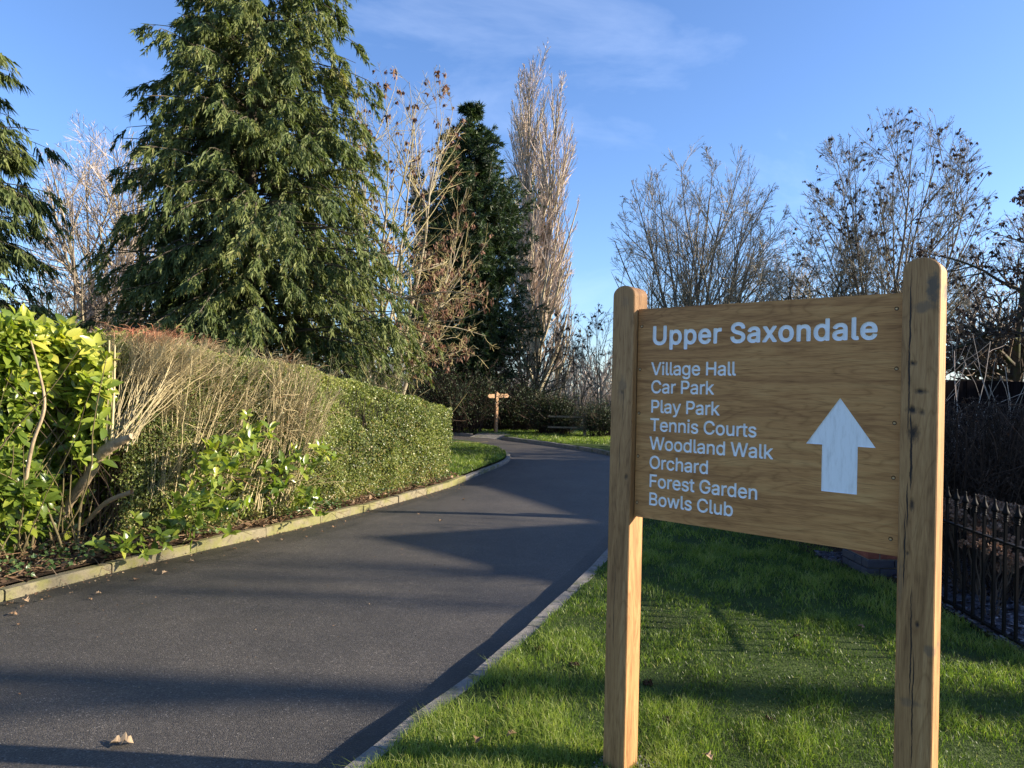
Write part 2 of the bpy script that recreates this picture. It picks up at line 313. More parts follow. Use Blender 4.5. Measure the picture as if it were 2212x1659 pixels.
M_postR = oak('oak post with cracks', 'z', O0, O1, O2,
    cracks=[(.025, 1.46, 2.03, .010, .0022), (.034, 1.30, 1.56, .012, .0030), (.028, 1.18, 1.33, .010, .002), (.022, .98, 1.24, .008, .0018), (.044, .62, 1.0, .012, .0018), (.052, .40, .80, .010, .0016), (.030, .05, .42, .014, .0018)],
    knots=[(.036, 1.715, .010, .010, 1), (.060, 1.625, .020, .010, 1), (.034, 1.565, .018, .013, 1), (.062, 1.558, .010, .012, .8), (.040, 1.49, .017, .030, 1), (.040, 1.26, .008, .02, .9), (.030, 1.10, .005, .008, .8), (.062, .875, .006, .012, 1), (.040, .30, .010, .014, 1)],
    stains=[(.090, 1.955, .022, .06, .8), (.07, 1.90, .035, .02, .55), (.098, .80, .016, .02, .5), (.045, .62, .03, .014, .4), (.01, 1.0, .006, .1, .3)])
M_postL = oak('oak post with knots', 'z', O0, O1, O2,
    cracks=[(.062, 1.45, 1.63, .008, .0010), (.05, 1.25, 1.4, .006, .0008), (.040, .5, .9, .01, .0009)],
    knots=[(.055, 1.60, .007, .009, .6), (.085, 1.245, .008, .014, .7), (.018, .60, .006, .01, .5)], stains=[(.055, 1.62, .02, .05, .35), (.06, 1.98, .02, .03, .25)])
M_board = oak('oiled oak board', 'x', (.27, .115, .038), (.50, .240, .080), (.60, .33, .12), g=1.)
M_plainoak = oak('weathered signpost timber', 'z', (.26, .14, .07), (.42, .25, .13), (.50, .32, .18))
M_fencewood = oak('weathered fence timber', 'z', (.11, .09, .06), (.19, .15, .10), (.26, .21, .14))
M_blackwood = oak('black stained timber', 'z', (.006, .004, .004), (.010, .007, .007), (.016, .011, .011))
M_blackwood.node_tree.nodes['Principled BSDF'].inputs['Roughness'].default_value = .95; M_blackwood.node_tree.nodes['Principled BSDF'].inputs['Specular IOR Level'].default_value = .05
def simple(name, c, rough=.6, metal=0, spec=.5, nz=None):
    m, t, p = newmat(name); p.inputs['Base Color'].default_value = (*c, 1); p.inputs['Roughness'].default_value = rough; p.inputs['Metallic'].default_value = metal; p.inputs['Specular IOR Level'].default_value = spec
    if nz:
        t.links.new(ramp(t, noise(t, coords(t), nz, 5, .65), [(.3, tuple(q*.72 for q in c)), (.7, tuple(min(1, q*1.15) for q in c))]), p.inputs['Base Color'])
        bump(t, p, noise(t, coords(t), nz*5, 4), .3, .003)
    return m
M_white, t, p = newmat('brushed white paint')
br = noise(t, coords(t, (40, 40, 6)), 1.6, 5, .7)
t.links.new(ramp(t, br, [(.3, (.68, .67, .64)), (.5, (.86, .855, .84)), (.7, (.9, .9, .89))]), p.inputs['Base Color']); p.inputs['Roughness'].default_value = .55
bump(t, p, br, .35, .002)
M_brass = simple('brass screw', (.55, .38, .20), .35, 1); M_screwring = simple('dark screw ring', (.03, .018, .01), .9)
M_iron = simple('black iron paint', (.0035, .003, .003), .62, 0, .15)
M_brickred = simple('red brick', (.26, .085, .055), .85, 0, .2, 14); M_brickblue = simple('blue engineering brick', (.06, .06, .075), .6, 0, .4, 14)
M_mortar = simple('mortar', (.22, .20, .17), .95, 0, .1, 30); M_cap = simple('coping stone', (.33, .31, .27), .9, 0, .1, 12)
M_roof = simple('brown roof tile', (.14, .075, .05), .8, 0, .2, 6); M_glass = simple('window glass', (.03, .04, .05), .08, 0, .8); M_frame = simple('white window frame', (.75, .75, .73), .5)
# ================================================================ THE SETTING
LK = [(-6.4, -1.5), (-5.35, 1.6), (-4.55, 3.7), (-3.84, 5.39), (-3.39, 6.53), (-2.97, 7.39), (-2.49, 8.35), (-1.9, 9.74), (-1.27, 11.45), (-.91, 12.63), (-.49, 14.48), (-.10, 16.2), (.0, 17.4), (-.08, 18.6), (-.35, 19.9), (-.95, 21.3), (-2.0, 22.5), (-3.6, 23.3), (-6, 24.0), (-14, 25.0)]
RK = [(-2.6, -2.0), (-1.42, 1.1), (-.6, 3.17), (-.23, 3.96), (.29, 5.26), (1.01, 7.28), (1.75, 9.7), (2.4, 12.4), (2.78, 15.0), (2.86, 17.2), (2.55, 19.3), (1.36, 21.6), (.2, 23.3), (-.35, 24.3)]
FK = [(-1.35, 25.1), (-3.2, 26.3), (-6, 27.0), (-14, 28)]
def smooth_path(P, n=12):
    P = np.array(P, float); P = np.vstack([2*P[0]-P[1], P, 2*P[-1]-P[-2]]); out = []
    for i in range(1, len(P)-2):
        for t in np.linspace(0, 1, n, endpoint=False):
            a, b, c, d = P[i-1:i+3]; out.append(.5*((2*b)+(-a+c)*t+(2*a-5*b+4*c-d)*t*t+(-a+3*b-3*c+d)*t**3))
    out.append(P[-2]); return np.array(out)
def resample(P, ds):
    d = np.r_[0, np.cumsum(np.linalg.norm(np.diff(P, axis=0), axis=1))]; s = np.arange(0, d[-1], ds)
    return np.stack([np.interp(s, d, P[:, i]) for i in range(P.shape[1])], 1)
LKs, RKs, FKs = smooth_path(LK), smooth_path(RK), smooth_path(FK)
def lkx(Y): return np.interp(Y, LKs[:140, 1], LKs[:140, 0])
def rkx(Y): return np.interp(Y, RKs[:100, 1], RKs[:100, 0])

def sheet(name, poly, z, mt, kind='structure'):
    V = np.c_[np.array(poly), np.full(len(poly), z)]; me = bpy.data.meshes.new(name)
    me.from_pydata(V.tolist(), [], [list(range(len(V)))]); me.materials.append(mt); me.update()
    if me.polygons[0].normal.z < 0: me.flip_normals()
    return tag(link(name, me), kind=kind)
sheet('ground', [(-400, -400), (400, -400), (400, 400), (-400, 400)], -.16, M_field)
# road: strips across so that the damp edge can be stored per face
yy = np.r_[np.linspace(-1.9, 26, 280)]
mb = MB()
def road_strip():
    # across the straight part
    Ys = np.linspace(-1.4, 17.2, 240); nx = 14; V = []; T = []
    xl = lkx(Ys)-.05; xr = rkx(Ys)+.06
    for i, y in enumerate(Ys):
        for j in range(nx+1):
            f = j/nx; x = xl[i]+(xr[i]-xl[i])*f; V.append((x, y, -.10+.018*math.sin(math.pi*f)-.004))
    F = []
    for i in range(len(Ys)-1):
        for j in range(nx):
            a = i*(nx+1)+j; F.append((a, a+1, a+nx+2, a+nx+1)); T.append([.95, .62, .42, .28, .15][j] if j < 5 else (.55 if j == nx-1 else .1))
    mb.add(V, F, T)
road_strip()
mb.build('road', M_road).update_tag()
tag(bpy.data.objects['road'], kind='structure')
bend = [p for p in RKs if p[1] > 16.9]+[tuple(p) for p in FKs]
lb = [p for p in LKs if p[1] > 16.9]
sheet('road_bend', [(p[0]+.02, p[1]) for p in bend]+[(p[0], p[1]) for p in lb[::-1]], -.108, M_road)
sheet('bounce_street', [(-80, -16), (80, -16), (80, -6.2), (-80, -6.2)], -.105, M_road)  # unseen, added behind the camera for warm bounce light on the sign
sheet('bounce_pavement', [(-80, -6.2), (-9, -6.2), (-9, -3.2), (-80, -3.2)], -.02, M_bounce_pave)  # unseen pale paving, added to reflect sunlight onto the board
sheet('bounce_pavement', [(1, -6.2), (80, -6.2), (80, -3.2), (1, -3.2)], .006, M_bounce_pave)
sheet('drive_mouth', [(-9, -6.2), (1, -6.2), (-1.9, -1.3), (-6.5, -1.3)], -.103, M_road)
# lawn right of the road and beyond the bend; bed and lawn left of the road
rk_in = [(p[0]+.11, p[1]) for p in RKs]; fk_in = [(p[0], p[1]+.1) for p in FKs]
sheet('lawn', rk_in+[(-.2, 24.9), (-1.2, 25.35)]+fk_in[1:]+[(-14, 75), (75, 75), (75, -8), (-2.4, -8)], 0., M_lawn)
lk_in = [(p[0]-.10, p[1]) for p in LKs]
sheet('planting_bed', [(-60, -1.5)]+[p for p in lk_in if p[1] < 13.2]+[(-60, 13.2)], -.004, M_soil)
sheet('corner_lawn', [(-60, 13.2)]+[p for p in lk_in if p[1] >= 13.2]+[(-60, 25)], 0., M_lawn)
# path stub that meets the road by the fingerpost
m = MB(); V = [(-1.45, 24.75, -.10), (-.3, 24.1, -.10), (.1, 24.9, .008), (-1.15, 25.5, .008), (-.2, 26.2, .01), (-1.9, 26.9, .01)]
m.add(V, [[0, 1, 2, 3], [3, 2, 4, 5]]); tag(m.build('path', M_kerb2), kind='structure')

def kerb(name, path, side, mt, wid=.115, top=.02, L_=.915, bt=.012, nmax=60, jit=.006, ycut=999, mt2=None):
    d = np.r_[0, np.cumsum(np.linalg.norm(np.diff(path, axis=0), axis=1))]
    def P(s): return np.array([np.interp(s, d, path[:, 0]), np.interp(s, d, path[:, 1])])
    mbb = MB(); q = resample(path, .5); n = unit(np.c_[np.gradient(q[:, 1]), -np.gradient(q[:, 0])])*side
    V = []; F = []
    for i in range(len(q)):
        a, b = q[i]+n[i]*.015, q[i]+n[i]*(wid-.015); V += [(*a, -.2), (*a, top-.03), (*b, top-.03), (*b, -.2)]
    for i in range(len(q)-1):
        for k in range(3): F.append((i*4+k, i*4+k+1, i*4+5+k, i*4+4+k))
    root = tag(mbb.add(V, F).build(name, M_mortar), kind='structure')
    s = .07; i = 0
    while s+L_ < d[-1] and i < nmax:
        m2 = MB(); ss = np.linspace(s+.005, s+L_-.006, 4); rows = []
        low = P(s)[1] > ycut; z_ = .03 if low else 0; dz = rng.normal(0, jit)-z_; sh = rng.normal(0, jit); tw = rng.normal(0, jit*.8)
        for k, u in enumerate(ss):
            c = P(u); tdir = unit(P(u+.02)-P(u-.02)); nn = np.array([tdir[1], -tdir[0]])*side
            e = bt*.5 if k in (0, 3) else 0; z = top+dz+tw*(k/3-.5)
            prof = [(sh, -.19), (sh, z-bt-e), (sh+bt, z-e), (sh+wid-bt, z-e), (sh+wid, z-bt-e), (sh+wid, -.19)]
            rows += [(*(c+nn*a), h) for a, h in prof]
        F = [(k*6+j, k*6+j+1, k*6+7+j, k*6+6+j) for k in range(3) for j in range(5)]
        m2.add(rows, F); m2.add(np.array(rows)[:6], list(range(6))); m2.add(np.array(rows)[-6:], list(range(6)))
        m2.build('kerb_stone', mt2 if low else mt, root); s += L_; i += 1
    return root
kerb('kerb', LKs, -1, M_kerb, .105, -.004, ycut=12.6, mt2=M_kerb2)
kerb('kerb', RKs, 1, M_kerb2, .125, .0, jit=.003)
kerb('kerb', FKs, 1, M_kerb2, .12, .0, nmax=14)

# --- grass blades (nobody could count them)
def blades(X, Y, h, w, lean=.5, z0=0.):
    n = len(X); a = rng.uniform(0, 6.283, n); b = rng.uniform(0, 6.283, n); l = h*rng.uniform(.1, lean*1.4, n)
    s = np.stack([np.cos(a), np.sin(a), np.zeros(n)], 1)*w[:, None]/2; d = np.stack([np.cos(b), np.sin(b), np.zeros(n)], 1)
    P = np.stack([X, Y, np.full(n, z0)], 1); up = np.array([[0, 0, 1.]])
    m = P+d*l[:, None]*.35+up*h[:, None]*.6; tp = P+d*l[:, None]*1.2+up*h[:, None]
    V = np.stack([P-s, P+s, m+s*.7, m-s*.7, tp], 1).reshape(-1, 3); i = np.arange(n)[:, None]*5
    return V, i+np.array([[0, 1, 2, 3]]), i+np.array([[3, 2, 4]])
def turf(name, label, areas, seed):
    r = MB()
    for (y0, y1, xf0, xf1, dens, hh, ww) in areas:
        n = int((y1-y0)*dens*abs(xf1((y0+y1)/2)-xf0((y0+y1)/2))); Y = rng.uniform(y0, y1, n); u = rng.uniform(0, 1, n)
        X = xf0(Y)+(xf1(Y)-xf0(Y))*u
        g = wave(X, Y, 1.7, seed); g2 = wave(X, Y, 7, seed+1); keep = rng.uniform(0, 1, n) < .8+.35*g2; X, Y, g, g2 = X[keep], Y[keep], g[keep], g2[keep]; n = len(X)
        g3 = wave(X, Y, 19, seed+2); worn = np.minimum(np.hypot(X-.50, Y-3.03), np.hypot(X-1.36, Y-2.42)); h = hh*(1.05+.32*g+.38*g2+.30*g3)*rng.uniform(.5, 1.35, n); h = np.clip(h, .012, .2); h = h*np.clip(.35+worn*2.2, .3, 1); edge = (X-rkx(Y) < .22); h = np.where(edge, h*rng.uniform(.5, 1.25, n), h); w_ = ww*rng.uniform(.7, 1.3, n)
        V, F4, F3 = blades(X, Y, h, w_, .9)
        tn = np.clip(.46+.16*g+.15*g2+.13*g3+rng.normal(0, .17, n), 0, .92); dead = rng.uniform(0, 1, n) < .05; tn[dead] = rng.uniform(.9, 1, dead.sum())
        r.add(V, F4, tn); r.v[-1] = r.v[-1]; k = r.n-len(V); r.f.append((F3+k, tn, np.zeros(n, int)))
    return tag(r.build(name, M_grass), kind='stuff', label=label)
one = lambda c: (lambda Y: np.full_like(np.asarray(Y, float), c))
turf('grass', 'short green lawn grass around the sign', [
    (2.3, 3.6, lambda Y: rkx(Y)+.10, one(3.2), 14500, .034, .0030),
    (3.6, 5.2, lambda Y: rkx(Y)+.10, one(3.28), 8500, .034, .0040),
    (5.2, 7.5, lambda Y: rkx(Y)+.10, one(3.28), 3600, .036, .0060),
    (7.5, 11, lambda Y: rkx(Y)+.10, one(3.6), 1500, .036, .009)], 3)
turf('grass', 'sunlit grass on the corner where the drive bends', [
    (12.6, 20.5, lambda Y: lkx(np.minimum(Y, 17.4))-2.2, lambda Y: lkx(np.minimum(Y, 17.4))-.10-np.clip(Y-18, 0, 9)**2*.14, 1700, .05, .014)], 5)
turf('grass', 'grass verge beyond the bend in front of the shrubs', [
    (21.5, 28, lambda Y: np.interp(Y, [21.5, 23.3, 25, 25.4, 26.6, 28], [1.6, .35, -.1, -1.0, -4, -4]), one(5), 800, .05, .02)], 6)

# --- bed floor between the left kerb and the hedge
def off(Y): return np.interp(Y, [2, 5, 7, 8.8, 12.5], [1.0, .75, .55, .22, .12])
n = 5200; Y = rng.uniform(4.3, 13, n); u = rng.uniform(0, 1, n); X = lkx(Y)-.09-u*(off(Y)+.5)
Pl = np.stack([X, Y, rng.uniform(.0, .05, n)], 1)
V, F = place(DIA, DIAT, Pl, rng.normal(size=(n, 3))*[1, 1, .25], rng.normal(size=(n, 3))*[.5, .5, 1]+[0, 0, .6], np.stack([rng.uniform(.02, .06, n), rng.uniform(.04, .09, n), rng.uniform(.05, .2, n)], 1))
mb = MB().add(V, F, np.repeat(rng.uniform(0, 1, n), 2))
n = 900; Y = rng.uniform(4.3, 12.5, n); X = lkx(Y)-.1-rng.uniform(0, 1, n)*(off(Y)+.4); st = np.stack([X, Y, rng.uniform(.01, .08, n)], 1)
P = grow(st, rng.normal(size=(n, 3))*[1, 1, .2], rng.uniform(.1, .5, n), 4, 0, .2); V, F = tubes(P, np.full((n, 4), .0028), 3); mb.add(V, F, np.repeat(rng.uniform(.3, 1, n), 9))
tag(mb.build('leaf_litter', M_litter), kind='stuff', label='brown leaf litter and dead stalks under the hedge')
IVY = np.array([[0, 0, 0], [.42, .12, .05], [.5, .5, .0], [.2, .6, .03], [0, 1, -.05], [-.2, .6, .03], [-.5, .5, 0], [-.42, .12, .05]]); IVYF = np.array([[0, 1, 2, 3], [0, 3, 4, 5], [0, 5, 6, 7]])
n = 4200; Y = rng.uniform(4.4, 12.5, n); u = rng.beta(1.2, 1.6, n); X = lkx(Y)-.06-u*(off(Y)+.25); g = wave(X, Y, 5, 9); k = g > -.15+.3*rng.uniform(-1, 1, n); X, Y = X[k], Y[k]; n = len(X)
V, F = place(IVY, IVYF, np.stack([X, Y, rng.uniform(.02, .13, n)], 1), rng.normal(size=(n, 3))*[1, 1, .4], rng.normal(size=(n, 3))*.5+[.2, -.2, 1], rng.uniform(.02, .048, n))
tag(MB().add(V, F, np.repeat(np.clip(rng.normal(.5, .25, n), 0, 1), 3)).build('ivy', M_ivy), kind='stuff', label='trailing ivy along the left kerb')

# ================================================================ THE SIGN
ANG = math.atan2(math.cos(R(130.4)), math.sin(R(130.4)))
SB = at(1380, 668, 3.0); SB = (SB[0], SB[1], 0.)
sign = thing('wooden_sign', 'oak sign board with white lettering and arrow between two round-topped posts', 'sign', SB, ANG)
def post(u0, u1, y0, y1, zt, mt, name='post'):
    w_ = u1-u0; b = .0035; r = (w_)/2; m = MB(); S = 18
    # outline in x-z with a half-round head, swept along depth with chamfered arrises
    top = zt-r*.80
    def ring(ins, y):
        pts = [(ins, -.05)]
        for k in range(S+1):
            a = math.pi-math.pi*k/S; pts.append((r+(r-ins)*math.cos(a), top+(r*.80-ins)*math.sin(a)))
        pts.append((w_-ins, -.05)); return [(x, y, z) for x, z in pts]
    rings = [ring(b, 0), ring(0, b), ring(0, y1-y0-b), ring(b, y1-y0)]; n = S+3
    V = sum(rings, []); F = [(i*n+k, i*n+n+k, i*n+n+(k+1) % n, i*n+(k+1) % n) for i in range(3) for k in range(n)]
    m.add(V, F); m.add(rings[0], list(range(n))); m.add(rings[3], list(range(n-1, -1, -1)))
    return m.build(name, mt, sign, loc=(u0, y0, 0))
post(-.110, -.005, -.03, .082, 2.052, M_postL); post(1.003, 1.112, -.03, .082, 2.058, M_postR)

